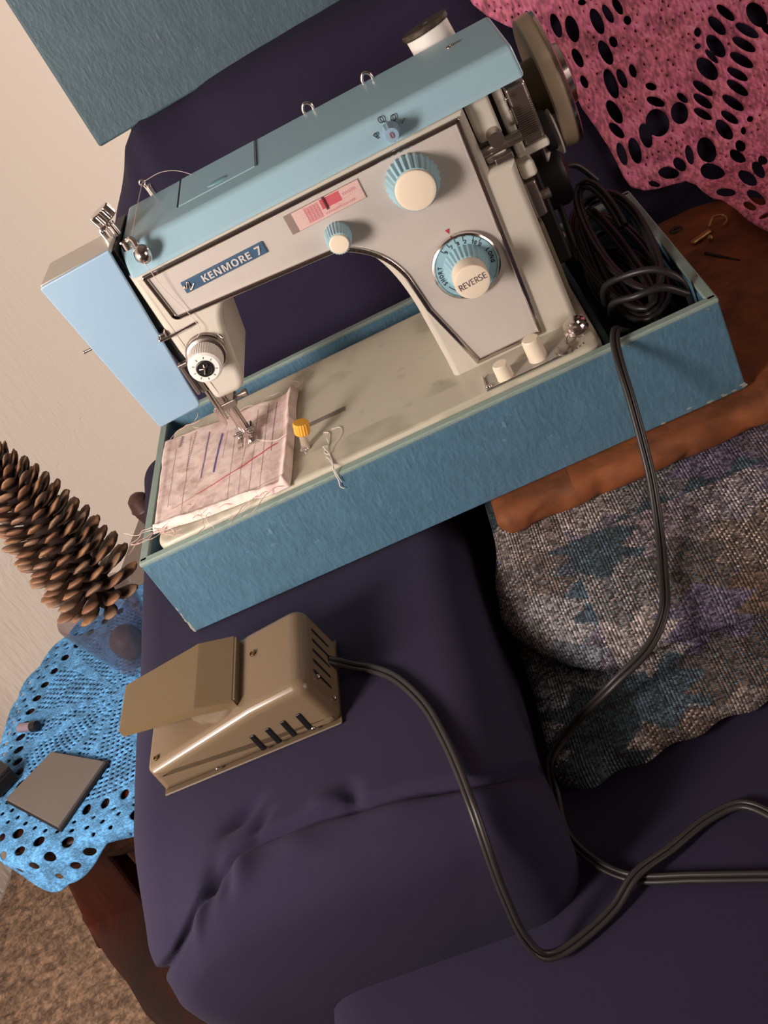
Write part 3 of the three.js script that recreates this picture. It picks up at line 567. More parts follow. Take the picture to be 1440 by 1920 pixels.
  part('emblem', [tube([[0.1425, by - 0.001, bz + 0.002], [0.1450, by + 0.0034, bz + 0.0022], [0.1455, by - 0.0005, bz + 0.0022], [0.1440, by - 0.0034, bz + 0.0021], [0.1490, by + 0.0002, bz + 0.002]], 0.0006, 24), new THREE.OctahedronGeometry(0.0021).scale(1, 0.8, 0.5).translate(0.1418, by + 0.0004, bz + 0.002)], M.chrome, badge);
  // stitch chart with a sliding window
  const cnv = document.createElement('canvas'); cnv.width = 512; cnv.height = 128; const c = cnv.getContext('2d');
  c.fillStyle = '#d7b6b0'; c.fillRect(0, 0, 512, 128);
  for (let i = 0; i < 260; i++) { c.fillStyle = `rgba(${180 + 50 * rnd() | 0},${90 + 80 * rnd() | 0},${100 + 60 * rnd() | 0},0.18)`; c.fillRect(60 + 400 * rnd(), 128 * rnd(), 30 * rnd() + 4, 8 * rnd() + 2); }
  c.fillStyle = 'rgba(196,74,88,0.85)'; c.fillRect(212, 6, 150, 66); c.fillStyle = 'rgba(190,110,118,0.5)'; c.fillRect(90, 10, 110, 104);
  c.strokeStyle = 'rgba(150,60,70,0.6)'; c.lineWidth = 3; for (let k = 0; k < 5; k++) { c.beginPath(); for (let i = 0; i < 9; i++) c.lineTo(90 + 24 * k + (i % 2) * 9, 18 + i * 11); c.stroke(); }
  c.beginPath(); for (let i = 0; i < 30; i++) c.lineTo(215 + i * 8, 98 + (i % 2) * 12); c.stroke();
  c.beginPath(); for (let i = 0; i < 14; i++) c.lineTo(376 + i * 8, 30 + (i % 2) * 20); c.stroke();
  const ct = new THREE.CanvasTexture(cnv); ct.colorSpace = THREE.SRGBColorSpace;
  const qd = (x0, x1, yl, yr, h, z) => { const g = new THREE.BufferGeometry(); g.setAttribute('position', new THREE.Float32BufferAttribute([x0, yl - h, z, x1, yr - h, z, x1, yr + h, z, x0, yl - h, z, x1, yr + h, z, x0, yl + h, z], 3)); g.setAttribute('uv', new THREE.Float32BufferAttribute([0, 0, 1, 0, 1, 1, 0, 0, 1, 1, 0, 1], 2)); g.computeVertexNormals(); return g; };
  const chart = part('stitch_chart', rb(0.2285, 0.2875, 0.2452, 0.2600, FZ + 0.0008, FZ + 0.0016, 0.0003), std(0x8c7c74, { roughness: 0.6 }), m, 'faded red paper stitch chart');
  part('paper', qd(0.2345, 0.2865, 0.2526, 0.2526, 0.0070, FZ + 0.0019), new THREE.MeshStandardMaterial({ map: ct, roughness: 0.7, side: THREE.DoubleSide }), chart);
  part('pointer', rb(0.2585, 0.2598, 0.2505, 0.2600, FZ + 0.0016, FZ + 0.0032, 0.0003), std(0x6a3034, { roughness: 0.6 }), chart);

  // knobs on the front
  const put = (g, x, y, z) => alongZ(g).translate(x, y, z);
  const kz = FZ + 0.001;
  const k1 = part('stitch_width_knob', put(ribbed([[0, 0], [0.0195, 0], [0.0198, 0.002], [0.0190, 0.005], [0.0165, 0.015], [0.0155, 0.019], [0.0150, 0.0196], [0, 0.0196]], 26, 0.075, 1, 5), 0.3203, 0.2408, kz), M.knobBlue, m, 'pale blue ribbed knob');
  part('cap', put(lathe([[0, 0.0185], [0.0142, 0.0185], [0.0144, 0.0200], [0.0138, 0.0214], [0.0115, 0.0222], [0, 0.0224]], 48), 0.3203, 0.2408, kz), M.ivory, k1, 'ivory cap');
  const k2 = part('stitch_knob', put(ribbed([[0, 0], [0.0098, 0], [0.0100, 0.0015], [0.0096, 0.006], [0.0085, 0.0165], [0.0080, 0.0178], [0, 0.0178]], 26, 0.06, 1, 5), 0.2568, 0.2305, kz), M.knobBlue, m, 'small pale blue ribbed knob');
  part('cap', put(lathe([[0, 0.017], [0.0070, 0.017], [0.0071, 0.0184], [0.0064, 0.0194], [0, 0.0198]], 36), 0.2568, 0.2305, kz), M.ivory, k2, 'ivory cap');
  // stitch length dial with the reverse button
  const dx = 0.3290, dy = 0.1672;
  const dial = part('length_dial', put(lathe([[0, 0], [0.0236, 0], [0.0242, 0.0012], [0.0240, 0.0036], [0.0232, 0.0042], [0.0226, 0.0042], [0, 0.0044]], 72), dx, dy, kz), M.knobBlue, m, 'pale blue stitch length dial');
  part('bezel', put(lathe([[0.0226, 0.001], [0.0250, 0.001], [0.0256, 0.002], [0.0252, 0.0046], [0.0240, 0.0054], [0.0230, 0.0046]], 72), dx, dy, kz), M.chrome, dial);
  part('ribbed_cone', put(ribbed([[0, 0.004], [0.0172, 0.004], [0.0168, 0.006], [0.0150, 0.012], [0.0138, 0.018], [0.0132, 0.0186], [0, 0.0186]], 28, 0.05, 1, 5), dx, dy, kz), M.knobBlue, dial);
  part('reverse_button', put(lathe([[0, 0.018], [0.0128, 0.018], [0.0130, 0.020], [0.0130, 0.0315], [0.0124, 0.0328], [0.0100, 0.0334], [0, 0.0336]], 48), dx, dy, kz), M.ivory, dial, 'ivory push button marked REVERSE');
  part('lettering', txt('REVERSE', 0.0041, 0.0002, fontThin).scale(0.98, 1.15, 1).rotateZ(0.06).translate(dx, dy + 0.0006, kz + 0.03355), std(0x5a5058, { roughness: 0.7 }), dial);
  const ring = []; const rl = 0.0206;
  const onRing = (g, deg, rad = rl) => { const a = deg * Math.PI / 180; return g.rotateZ(a - Math.PI / 2).translate(dx + rad * Math.cos(a), dy + rad * Math.sin(a), kz + 0.0043); };
  [['9', 118], ['7', 102], ['8', 86], ['2', 70], ['10', 50], ['0', 36]].forEach(([s, d]) => { ring.push(onRing(txt(s, 0.0027, 0.0002), d, 0.0189)); ring.push(onRing(bx(0.0004, 0.0034, 0.0002, 0, 0, 0.0001), d + (d > 60 ? 4 : 4), 0.0212)); });
  'SHORT'.split('').forEach((s, i) => { const a = (195 - i * 9.5) * Math.PI / 180; ring.push(txt(s, 0.0030, 0.0002).rotateZ(a - Math.PI / 2).translate(dx + 0.0196 * Math.cos(a), dy + 0.0196 * Math.sin(a), kz + 0.0043)); });
  'LONG'.split('').forEach((s, i) => { const a = (14 - i * 9.5) * Math.PI / 180; ring.push(txt(s, 0.0030, 0.0002).rotateZ(a - Math.PI / 2).translate(dx + 0.0196 * Math.cos(a), dy + 0.0196 * Math.sin(a), kz + 0.0043)); });
  { const a = []; for (let i = 0; i <= 8; i++) { const t = (205 + i * 3) * Math.PI / 180; a.push([dx + 0.0196 * Math.cos(t), dy + 0.0196 * Math.sin(t), kz + 0.0044]); } ring.push(tube(a, 0.00025, 16, 5)); const t = 231 * Math.PI / 180; ring.push(new THREE.ConeGeometry(0.0009, 0.0022, 8).rotateZ(t).translate(dx + 0.0196 * Math.cos(t), dy + 0.0196 * Math.sin(t), kz + 0.0044)); }
  part('dial_marks', ring, M.ink, dial, 'SHORT and LONG printed around the dial');
  part('pointer', extr([[-0.0017, 0.0019], [0.0017, 0.0019], [0, -0.0019]], 0, 0.0004, 0.0001, 1).translate(0.3275, 0.1958, FZ + 0.0012), M.red, m, 'red triangle above the dial');
  // selector above the panel
  const sel = part('selector_knob', alongZ(ribbed([[0, 0], [0.0062, 0], [0.0064, 0.001], [0.0058, 0.007], [0.0052, 0.0165], [0.0046, 0.018], [0, 0.0182]], 10, 0.08, 1, 4)).rotateX(-0.1).translate(0.3215, 0.2775, 0.1765), M.bluePale, m, 'small pale blue selector knob');
  part('lettering', txt('0', 0.0042, 0.0003).rotateX(-0.1).translate(0.3215, 0.2775 + 0.0018, 0.1765 + 0.0182), std(0x8a5a66), sel);
  part('selector_marks', [['P', 0.3115, 0.2785], ['Q', 0.3185, 0.2848], ['O', 0.3265, 0.2830], ['I', 0.3318, 0.2790]].map(([s, x, y], i) => txt(s, s === 'I' ? 0.0034 : 0.0046, 0.0004, fontThin).rotateZ([0.55, 0.25, -0.45, -0.9][i]).rotateX(-0.62).translate(x, y, FZ + 0.0012 - (y - 0.2725) * 0.74)), M.ink, m);

  // nose: tension dial, presser bar, needle clamp and foot
  const tx = 0.1278, ty = 0.1955;
  const ten = part('tension_dial', put(ribbed([[0, 0.010], [0.0130, 0.010], [0.0132, 0.011], [0.0130, 0.023], [0.0122, 0.0262], [0.0105, 0.0275], [0, 0.0278]], 48, 0.035, 1, 3), tx, ty, FZ), M.white, m, 'white knurled thread tension dial');
  part('hub', put(lathe([[0, 0.027], [0.0066, 0.027], [0.0066, 0.0284], [0.0056, 0.0288], [0.0050, 0.0282], [0, 0.0282]], 32), tx, ty, FZ), M.black, ten);
  part('spring', [tube([[tx - 0.0036, ty + 0.0015, FZ + 0.0290], [tx, ty + 0.001, FZ + 0.0297], [tx + 0.0035, ty + 0.0018, FZ + 0.029]], 0.0007, 12), tube([[tx - 0.0022, ty - 0.0035, FZ + 0.029], [tx + 0.0002, ty + 0.0005, FZ + 0.0297], [tx + 0.001, ty + 0.0036, FZ + 0.029]], 0.0007, 12)], M.chrome, ten);
  part('dial_marks', Array.from({ length: 9 }, (_, i) => { const a = (30 + i * 38) * Math.PI / 180; return bx(0.0004, 0.0016, 0.0002, 0, 0, 0).rotateZ(a - Math.PI / 2).translate(tx + 0.0085 * Math.cos(a), ty + 0.0085 * Math.sin(a), FZ + 0.0278); }), M.ink, ten);
  part('tension_discs', [put(lathe([[0, 0], [0.0150, 0], [0.0158, 0.0015], [0.0150, 0.003], [0.012, 0.0035], [0, 0.0035]], 48), tx, ty, FZ - 0.0005), put(lathe([[0, 0.0045], [0.0145, 0.0045], [0.0154, 0.006], [0.0145, 0.0075], [0.011, 0.0085], [0.011, 0.0105], [0, 0.0105]], 48), tx, ty, FZ)], M.steel, m);
  part('check_spring', tube([[0.1405, 0.201, FZ + 0.004], [0.1445, 0.206, FZ + 0.007], [0.1462, 0.203, FZ + 0.009], [0.1448, 0.1965, FZ + 0.008]], 0.0009, 20), M.chrome, m);
  // presser bar and needle bar come out below the nose
  part('presser_bar', [new THREE.CylinderGeometry(0.0027, 0.0027, 0.075, 16).translate(0.1040, 0.137, 0.134), new THREE.CylinderGeometry(0.0024, 0.0024, 0.06, 16).translate(0.0985, 0.15, 0.142)], M.chrome, m);
  part('needle_clamp', [rb(0.0945, 0.1135, 0.1265, 0.1330, 0.124, 0.142, 0.0012), new THREE.CylinderGeometry(0.0022, 0.0022, 0.010, 12).rotateZ(Math.PI / 2).translate(0.1165, 0.130, 0.133), new THREE.CylinderGeometry(0.0032, 0.0032, 0.004, 14).rotateZ(Math.PI / 2).translate(0.1215, 0.130, 0.133)], M.steel, m);
  part('thread_guard', extr([[0.0900, 0.1270], [0.0945, 0.1270], [0.0945, 0.1110], [0.0925, 0.1095], [0.0895, 0.1180]], 0.1300, 0.1325, 0.0006, 2), M.chrome, m);
  part('needle', new THREE.CylinderGeometry(0.0007, 0.0005, 0.040, 8).translate(0.1045, 0.110, 0.1335), M.chrome, m);
  part('foot_shank', rb(0.0985, 0.1072, 0.0960, 0.1280, 0.1250, 0.1300, 0.0012), M.steel, m);
  part('presser_foot', [rb(0.0945, 0.1105, 0.0960, 0.1005, 0.1230, 0.1345, 0.0014), rb(0.0940, 0.0995, 0.0925, 0.0950, 0.1300, 0.1500, 0.0008), rb(0.1045, 0.1105, 0.0925, 0.0950, 0.1300, 0.1500, 0.0008), rb(0.0945, 0.1105, 0.0925, 0.0975, 0.1240, 0.1330, 0.0012), new THREE.CylinderGeometry(0.0012, 0.0012, 0.020, 10).rotateZ(Math.PI / 2).translate(0.1030, 0.0982, 0.1345)], M.chrome, m);
  // thread guides
  part('thread_guide', [tube([[0.1045, 0.2232, FZ + 0.003], [0.1040, 0.2215, FZ + 0.0055], [0.1070, 0.2208, FZ + 0.005], [0.1230, 0.2200, FZ + 0.003], [0.1330, 0.2195, FZ + 0.0005]], 0.0013, 40), rb(0.1045, 0.1095, 0.2195, 0.2250, FZ - 0.004, FZ + 0.004, 0.0012)], M.chrome, m);
  part('thread_guide', [rb(0.1030, 0.1115, 0.1935, 0.1970, FZ - 0.002, FZ + 0.004, 0.001), rb(0.1035, 0.1062, 0.168, 0.1950, FZ - 0.001, FZ + 0.003, 0.0008), rb(0.1062, 0.1110, 0.166, 0.1935, FZ - 0.0055, FZ - 0.001, 0.0008)], M.steel, m);
  const ball = V(0.1290, 0.2835, 0.1830);
  part('thread_guide', [new THREE.SphereGeometry(0.0072, 28, 20).scale(0.9, 1, 1).translate(ball.x, ball.y - 0.001, ball.z), tube([[0.1275, 0.287, 0.181], [0.1265, 0.2915, 0.1765], [0.1245, 0.2935, 0.174], [0.1215, 0.2925, 0.173]], 0.0021, 24), new THREE.CylinderGeometry(0.0040, 0.0044, 0.006, 18).translate(0.1195, 0.2905, 0.1715)], M.chrome, m, 'chrome ball thread guide');
  for (const [x, z] of [[0.2700, 0.088], [0.3190, 0.092]]) part('thread_guide', [tube([[x - 0.0035, 0.289, z], [x - 0.0038, 0.2945, z], [x - 0.001, 0.2985, z], [x + 0.0028, 0.2965, z], [x + 0.0036, 0.292, z], [x + 0.001, 0.289, z]], 0.0013, 30), new THREE.CylinderGeometry(0.0045, 0.005, 0.0016, 18).translate(x, 0.2905, z)], M.chrome, m);
  part('thread_guide', [tube([[0.1330, 0.2885, 0.089], [0.1325, 0.2955, 0.087], [0.1315, 0.3010, 0.086]], 0.0014, 16), new THREE.TorusGeometry(0.0022, 0.0008, 8, 18).translate(0.1312, 0.3030, 0.086), rb(0.134, 0.137, 0.2890, 0.3005, 0.086, 0.0915, 0.001)], M.chrome, m);
  // knurled thumb screw on top of the nose
  const ts = part('thumb_screw', [ribbed([[0, 0], [0.0085, 0], [0.0092, 0.001], [0.0092, 0.0085], [0.0085, 0.0095], [0, 0.0095]], 22, 0.14, 1, 4).rotateZ(0.25).translate(0.1035, 0.3000, 0.125), ribbed([[0, 0], [0.0062, 0], [0.0066, 0.001], [0.0066, 0.009], [0.006, 0.0098], [0, 0.0098]], 18, 0.14, 1, 4).rotateZ(0.1).translate(0.1070, 0.2925, 0.147), new THREE.CylinderGeometry(0.0034, 0.0034, 0.02, 14).translate(0.1060, 0.290, 0.134)], M.chrome, m, 'knurled chrome thumb screw');
  // face plate door, swung open to the left, with a lip all round
  const dp = [[0.0525, 0.2945], [0.1085, 0.2955], [0.1000, 0.1600], [0.0985, 0.1578, 0.0960, 0.1575], [0.0645, 0.1560], [0.0620, 0.1562, 0.0615, 0.1585], [0.0495, 0.2915], [0.0495, 0.2945, 0.0525, 0.2945]];
  const door = part('face_plate', extr(dp, FZ - 0.0035, FZ, 0.0012, 3), M.bluePale, m, 'pale blue face plate swung open to the left');
  const lip = new THREE.BoxGeometry(0.0575, 0.0032, 0.042).translate(0.0785, 0.2936, FZ - 0.0235); part('lip', [rb(0.0500, 0.1085, 0.2915, 0.2952, FZ - 0.045, FZ - 0.002, 0.0014)], M.cream, door);
  { const g = rb(0, 0.003, 0, 0.137, FZ - 0.030, FZ - 0.003, 0.001), P = g.attributes.position; for (let i = 0; i < P.count; i++) P.setX(i, P.getX(i) + 0.0625 - 0.0128 * P.getY(i) / 0.137); part('lip', g.translate(0, 0.157, 0), M.bluePale, door); }
  part('pin', [new THREE.CylinderGeometry(0.0011, 0.0011, 0.006, 10).rotateZ(Math.PI / 2).translate(0.0510, 0.2370, FZ - 0.002), new THREE.SphereGeometry(0.0014, 12, 8).translate(0.0478, 0.2370, FZ - 0.002)], M.chrome, door);
  // dark inside of the head seen past the door's edge
  part('head_cavity', extr([[0.1035, 0.292], [0.1105, 0.292], [0.1105, 0.2], [0.1130, 0.164], [0.1060, 0.164], [0.1005, 0.22]], 0.10, FZ - 0.006, 0.0005, 1), M.black, m);

  // right end: bobbin winder, clutch and hand wheel
  part('winder_block', [rb(0.3722, 0.3900, 0.2370, 0.2690, 0.120, 0.1700, 0.003), rb(0.3720, 0.3880, 0.2215, 0.2300, 0.120, 0.170, 0.002)], M.cream, m);
  part('winder_spindle', [new THREE.CylinderGeometry(0.0055, 0.0055, 0.022, 24).rotateX(Math.PI / 2).translate(0.3835, 0.2400, 0.172), new THREE.CylinderGeometry(0.0042, 0.0042, 0.030, 20).rotateZ(Math.PI / 2).translate(0.386, 0.2305, 0.168), rb(0.3770, 0.3905, 0.2215, 0.2262, 0.160, 0.178, 0.001)], M.steel, m);
  part('winder_cover', [rb(0.3935, 0.4005, 0.2150, 0.2670, 0.110, 0.1620, 0.002), rb(0.3935, 0.4180, 0.2110, 0.2170, 0.110, 0.160, 0.002), rb(0.3900, 0.4020, 0.2000, 0.2125, 0.12, 0.172, 0.003)], M.cream, m);
  const drum = []; for (let i = 0; i <= 26; i++) drum.push(bx(0.0152, 0.0010, 0.004, 0.4090, 0.2185 + i * 0.00155, 0.1590 - Math.pow((i - 10) / 26, 2) * 0.02));
  part('ribbed_plate', [rb(0.4012, 0.4170, 0.2165, 0.2610, 0.110, 0.1590, 0.003), ...drum], M.steel, m, 'finely ribbed bright metal plate');
  part('latch', [rb(0.4000, 0.4022, 0.2370, 0.2480, 0.160, 0.1650, 0.0006), new THREE.SphereGeometry(0.0015, 12, 8).translate(0.4010, 0.2560, 0.1640)], M.steel, m);
  part('friction_wheel', alongX(lathe([[0, -0.004], [0.0120, -0.004], [0.0150, -0.003], [0.0155, 0], [0.0150, 0.003], [0.0120, 0.004], [0, 0.004]], 40)).translate(0.4205, 0.2130, 0.1350), M.rubber, m, 'black rubber friction wheel');
  part('pulley', alongX(lathe([[0, -0.0075], [0.0170, -0.0075], [0.0172, -0.0062], [0.0122, -0.0022], [0.0122, 0.0022], [0.0172, 0.0062], [0.0170, 0.0075], [0, 0.0075]], 44)).translate(0.4210, 0.2050, 0.1230), M.white, m, 'white grooved pulley');
  part('spindle', new THREE.CylinderGeometry(0.003, 0.003, 0.026, 16).rotateZ(Math.PI / 2).translate(0.4100, 0.2140, 0.1370), M.cream, m);
  const hw = part('hand_wheel', alongX(lathe([[0, -0.006], [0.030, -0.006], [0.0440, -0.0085], [0.0470, -0.0072], [0.0480, -0.003], [0.0480, 0.003], [0.0470, 0.0052], [0.044, 0.006], [0.030, 0.004], [0, 0.004]], 72)).scale(1, 1.05, 1.05).translate(0.4400, 0.2290, 0.0845), std(0xcdbba2, { roughness: 0.3 }), m, 'cream hand wheel');
  part('rim_band', alongX(lathe([[0.047, 0.003], [0.0486, 0.0036], [0.0486, 0.0058], [0.0455, 0.0070], [0.044, 0.006]], 72)).scale(1, 1.05, 1.05).translate(0.4400, 0.2290, 0.0845), M.chrome, hw);
  part('hub', alongX(lathe([[0, 0.005], [0.022, 0.005], [0.024, 0.007], [0.022, 0.014], [0.012, 0.017], [0, 0.017]], 48)).scale(1, 1.05, 1.05).translate(0.4400, 0.2290, 0.0845), M.chrome, hw);
  part('wheel_shaft', alongX(lathe([[0, 0], [0.022, 0], [0.022, 0.048], [0, 0.048]], 40)).translate(0.386, 0.2290, 0.0900), M.olive, m);
  // motor and bracket behind the pillar
  part('motor', [alongX(lathe([[0, 0], [0.024, 0], [0.028, 0.003], [0.030, 0.010], [0.030, 0.026], [0.028, 0.031], [0.012, 0.033], [0.006, 0.036], [0, 0.036]], 40)).translate(0.398, 0.150, 0.050), rb(0.392, 0.404, 0.118, 0.205, 0.075, 0.150, 0.003)], M.black, m, 'black motor at the right end');
  part('end_plate', [rb(0.3860, 0.3925, 0.0950, 0.165, 0.110, 0.168, 0.003)], M.olive, m, 'olive end plate');
  part('thread_guide', [new THREE.SphereGeometry(0.0050, 20, 14).translate(0.4020, 0.1290, 0.128), tube([[0.392, 0.129, 0.13], [0.397, 0.129, 0.129], [0.402, 0.129, 0.128]], 0.0022, 8)], M.chrome, m);
  part('bracket', [rb(0.389, 0.398, 0.170, 0.198, 0.130, 0.172, 0.002), new THREE.CylinderGeometry(0.004, 0.004, 0.012, 16).rotateZ(Math.PI / 2).translate(0.399, 0.182, 0.165)], M.steel, m);

  // control strip on the bed below the pillar
  const strip = part('control_strip', rb(0.3055, 0.3720, BY - 0.001, BY + 0.0012, 0.2020, 0.2212, 0.0006), std(0xa09c94, { roughness: 0.4 }), m, 'grey control strip on the bed');
  part('border', [rb(0.3050, 0.3725, BY, BY + 0.0020, 0.2205, 0.2222, 0.0006), rb(0.3045, 0.3062, BY, BY + 0.0026, 0.2015, 0.2222, 0.0006), new THREE.SphereGeometry(0.0016, 12, 8).translate(0.3065, BY + 0.002, 0.2185), new THREE.SphereGeometry(0.0014, 12, 8).translate(0.3085, BY + 0.002, 0.2195)], M.chrome, strip);
  const btn = (h, r0) => lathe([[0, 0], [r0 * 1.06, 0], [r0 * 1.04, 0.001], [r0, h - 0.0015], [r0 * 0.86, h], [0, h + 0.0003]], 32);
  part('button', btn(0.0130, 0.0062).translate(0.3215, BY + 0.001, 0.2155), M.ivory, m, 'short ivory push button');
  part('button', btn(0.0180, 0.0070).translate(0.3490, BY + 0.001, 0.2095), M.ivory, m, 'tall ivory push button');
  part('bobbin_winder_tire', [lathe([[0, 0], [0.0090, 0], [0.0096, 0.001], [0.0080, 0.003], [0.0092, 0.005], [0.0086, 0.0072], [0.006, 0.0080], [0.0055, 0.0098], [0.003, 0.0106], [0, 0.0106]], 40).translate(0.3830, BY + 0.004, 0.2020), new THREE.CylinderGeometry(0.004, 0.005, 0.006, 20).translate(0.3830, BY + 0.002, 0.2020)], M.chrome, m, 'ringed chrome winder stop');
  part('thumb_nut', [lathe([[0, 0], [0.0060, 0], [0.0066, 0.001], [0.0064, 0.003], [0.0045, 0.0038], [0, 0.004]], 32).translate(0.3680, BY + 0.0005, 0.2165), tube([[0.3715, BY + 0.003, 0.2125], [0.3735, BY + 0.0045, 0.2090], [0.3770, BY + 0.006, 0.2060]], 0.0011, 14)], M.steel, m);
  part('thread_mark', [0, 1, 2].map((i) => new THREE.SphereGeometry(0.0011, 10, 6).scale(0.6, 0.5, 1.4).translate(0.3768 + i * 0.0030, BY, 0.2190 - i * 0.0012)), M.steel, m);
  part('bed_slot', rb(0.148, 0.1905, BY - 0.001, BY + 0.0006, 0.1460, 0.1525, 0.0003), std(0x7c7268, { roughness: 0.5 }), m, 'slide plate slot in the bed');
}

// ---------------------------------------------------------------- things on the machine
{
  // spool at the back of the top cover
  const p = V(0.3755, 0.2855, 0.066), t = thing('thread_spool', 'white thread spool with a brown wooden end behind the top cover', 'spool', [p.x, p.y, p.z]);
  const at = (g) => g.rotateZ(0.10).rotateX(-0.12).translate(p.x, p.y - 0.014, p.z);
  part('thread', at(ribbed([[0, 0], [0.0168, 0], [0.0172, 0.001], [0.0172, 0.026], [0.0166, 0.027], [0, 0.027]], 4, 0.002, 1, 4, 48)), M.white, t, 'white wound thread');
  const Tw = dataTex(128, 128, (i, j) => { const k = 0.5 + 0.8 * (fbm(i / 12, j / 5, 3, 91) - 0.4); return [0.42 * k, 0.33 * k, 0.24 * k]; }, true, [30, 30]);
  part('end', at(boxUV(lathe([[0, 0.0268], [0.0182, 0.0268], [0.0188, 0.0276], [0.0188, 0.0306], [0.0182, 0.0314], [0.0160, 0.0312], [0.004, 0.0312], [0.0038, 0.030], [0, 0.030]], 48))), std(0xffffff, { map: Tw, roughness: 0.6 }), t, 'brown end disc');
  part('end', at(lathe([[0, -0.004], [0.0186, -0.004], [0.0186, 0], [0, 0]], 40)), std(0xffffff, { map: Tw, roughness: 0.6 }), t);
}
{
  // quilted scrap under the foot
  const cnv = document.createElement('canvas'); cnv.width = cnv.height = 768; const c = cnv.getContext('2d');
  c.fillStyle = '#e6d2ca'; c.fillRect(0, 0, 768, 768);
  for (let i = 0; i < 900; i++) { const d = rnd(); c.fillStyle = d < 0.55 ? `rgba(${226 + 20 * rnd() | 0},${206 + 20 * rnd() | 0},${202 + 16 * rnd() | 0},0.22)` : d < 0.8 ? `rgba(150,112,98,0.13)` : `rgba(190,150,160,0.16)`; const x = 768 * rnd(), y = 768 * rnd(); c.beginPath(); c.ellipse(x, y, 8 + 40 * rnd(), 6 + 30 * rnd(), rnd() * 3, 0, 7); c.fill(); }
  const stitch = (pts, col, w) => { c.strokeStyle = col; c.lineWidth = w; c.beginPath(); pts.forEach(([x, y], i) => (i ? c.lineTo(x, y) : c.moveTo(x, y))); c.stroke(); };
  const zig = (x0, y0, x1, y1, n, a) => Array.from({ length: n + 1 }, (_, i) => { const t = i / n; return [x0 + (x1 - x0) * t + (i % 2 ? a : -a) * (y1 - y0 > 0 ? 1 : -1), y0 + (y1 - y0) * t + (i % 2 ? a * 0.2 : 0)]; });
  for (const [x, y0, y1, w] of [[90, 120, 620, 2.5], [175, 60, 680, 3], [440, 30, 740, 2.5], [500, 240, 720, 2.5], [560, 60, 750, 3], [620, 40, 720, 3], [666, 60, 470, 4]]) stitch(zig(x, y0, x - 8, y1, 70, 1.2), 'rgba(84,66,76,0.75)', w);
  stitch(zig(205, 40, 170, 330, 36, 5), 'rgba(110,84,96,0.7)', 4); stitch(zig(122, 30, 110, 120, 16, 9), 'rgba(90,70,76,0.7)', 5);
  stitch(zig(285, 90, 262, 480, 60, 4), 'rgba(66,56,96,0.85)', 5); stitch(zig(362, 150, 336, 470, 60, 4), 'rgba(48,44,120,0.9)', 6); stitch(zig(392, 140, 380, 380, 40, 2), 'rgba(90,80,120,0.5)', 3);
  stitch(zig(250, 600, 470, 520, 50, 4), 'rgba(188,66,74,0.75)', 5); stitch(zig(470, 520, 690, 420, 50, 4), 'rgba(192,50,62,0.85)', 6); stitch(zig(110, 650, 250, 600, 30, 3), 'rgba(170,80,86,0.6)', 4); stitch(zig(540, 150, 690, 100, 30, 8), 'rgba(140,70,80,0.5)', 3);
  stitch(zig(400, 742, 740, 690, 90, 7), 'rgba(110,100,100,0.7)', 3);
  const ct = new THREE.CanvasTexture(cnv); ct.colorSpace = THREE.SRGBColorSpace;
  const Q = [V(0.0120, 0, 0.0650), V(0.1490, 0, 0.0850), V(0.1385, 0, 0.2290), V(0.0145, 0, 0.2070)];          // back left, back right, front right, front left
  const n = 90, pos = [], uv = [], idx = [];
  const hgt = (s, t) => 0.0035 + 0.0022 * (fbm(s * 7, t * 7, 3, 51) - 0.3) + 0.0045 * sstep(0.93, 0.985, s) * (1 - sstep(0.99, 1, s)) + 0.0028 * Math.exp(-Math.pow((t - 0.97) / 0.02, 2)) * (0.4 + fbm(s * 14, 3, 2, 8)) - 0.0022 * Math.exp(-(Math.pow((s - 0.66) / 0.09, 2) + Math.pow((t - 0.42) / 0.12, 2)));
  for (let side = 0; side < 2; side++) for (let j = 0; j <= n; j++) for (let i = 0; i <= n; i++) {
    const s = i / n, t = j / n, es = Math.min(s, 1 - s, t, 1 - t), k = Math.sqrt(clamp(es / 0.02, 0, 1));
    const p = Q[0].clone().lerp(Q[1], s).lerp(Q[3].clone().lerp(Q[2], s), t); p.x += 0.0018 * (vnoise(t * 9, side * 0 + 2, 0, 4) - 0.5) * (s < 0.03 || s > 0.97 ? 1 : 0); p.z += 0.004 * (vnoise(s * 7, 5, 0, 4) - 0.5) * (t < 0.04 || t > 0.96 ? 1 : 0);
    const H = hgt(s, t), over = p.x < 0.021 ? 0.0006 : 0;
    pos.push(p.x, BY + 0.0006 + over + (side ? 0.0 : 0.0004 + H * k), p.z); uv.push(s, 1 - t);
  }
  const W = n + 1, O = W * W; for (let j = 0; j < n; j++) for (let i = 0; i < n; i++) { const a = j * W + i, b = a + 1, d = a + W, e = d + 1; idx.push(a, d, b, b, d, e, O + a, O + b, O + d, O + b, O + e, O + d); }
  for (let i = 0; i < n; i++) { const e = [[i, i + 1], [n * W + i + 1, n * W + i], [(i + 1) * W, i * W], [i * W + n, (i + 1) * W + n]]; for (const [a, b] of e) idx.push(a, b, O + a, b, O + b, O + a); }
  const g = new THREE.BufferGeometry(); g.setAttribute('position', new THREE.Float32BufferAttribute(pos, 3)); g.setAttribute('uv', new THREE.Float32BufferAttribute(uv, 2)); g.setIndex(idx); g.computeVertexNormals();
  const t = thing('cloth_scrap', 'quilted pinkish cloth scrap covered in test stitches under the presser foot', 'cloth', [0.08, BY + 0.0006, 0.145]);
  part('cloth', g, new THREE.MeshStandardMaterial({ map: ct, roughness: 0.95, side: THREE.DoubleSide }), t);
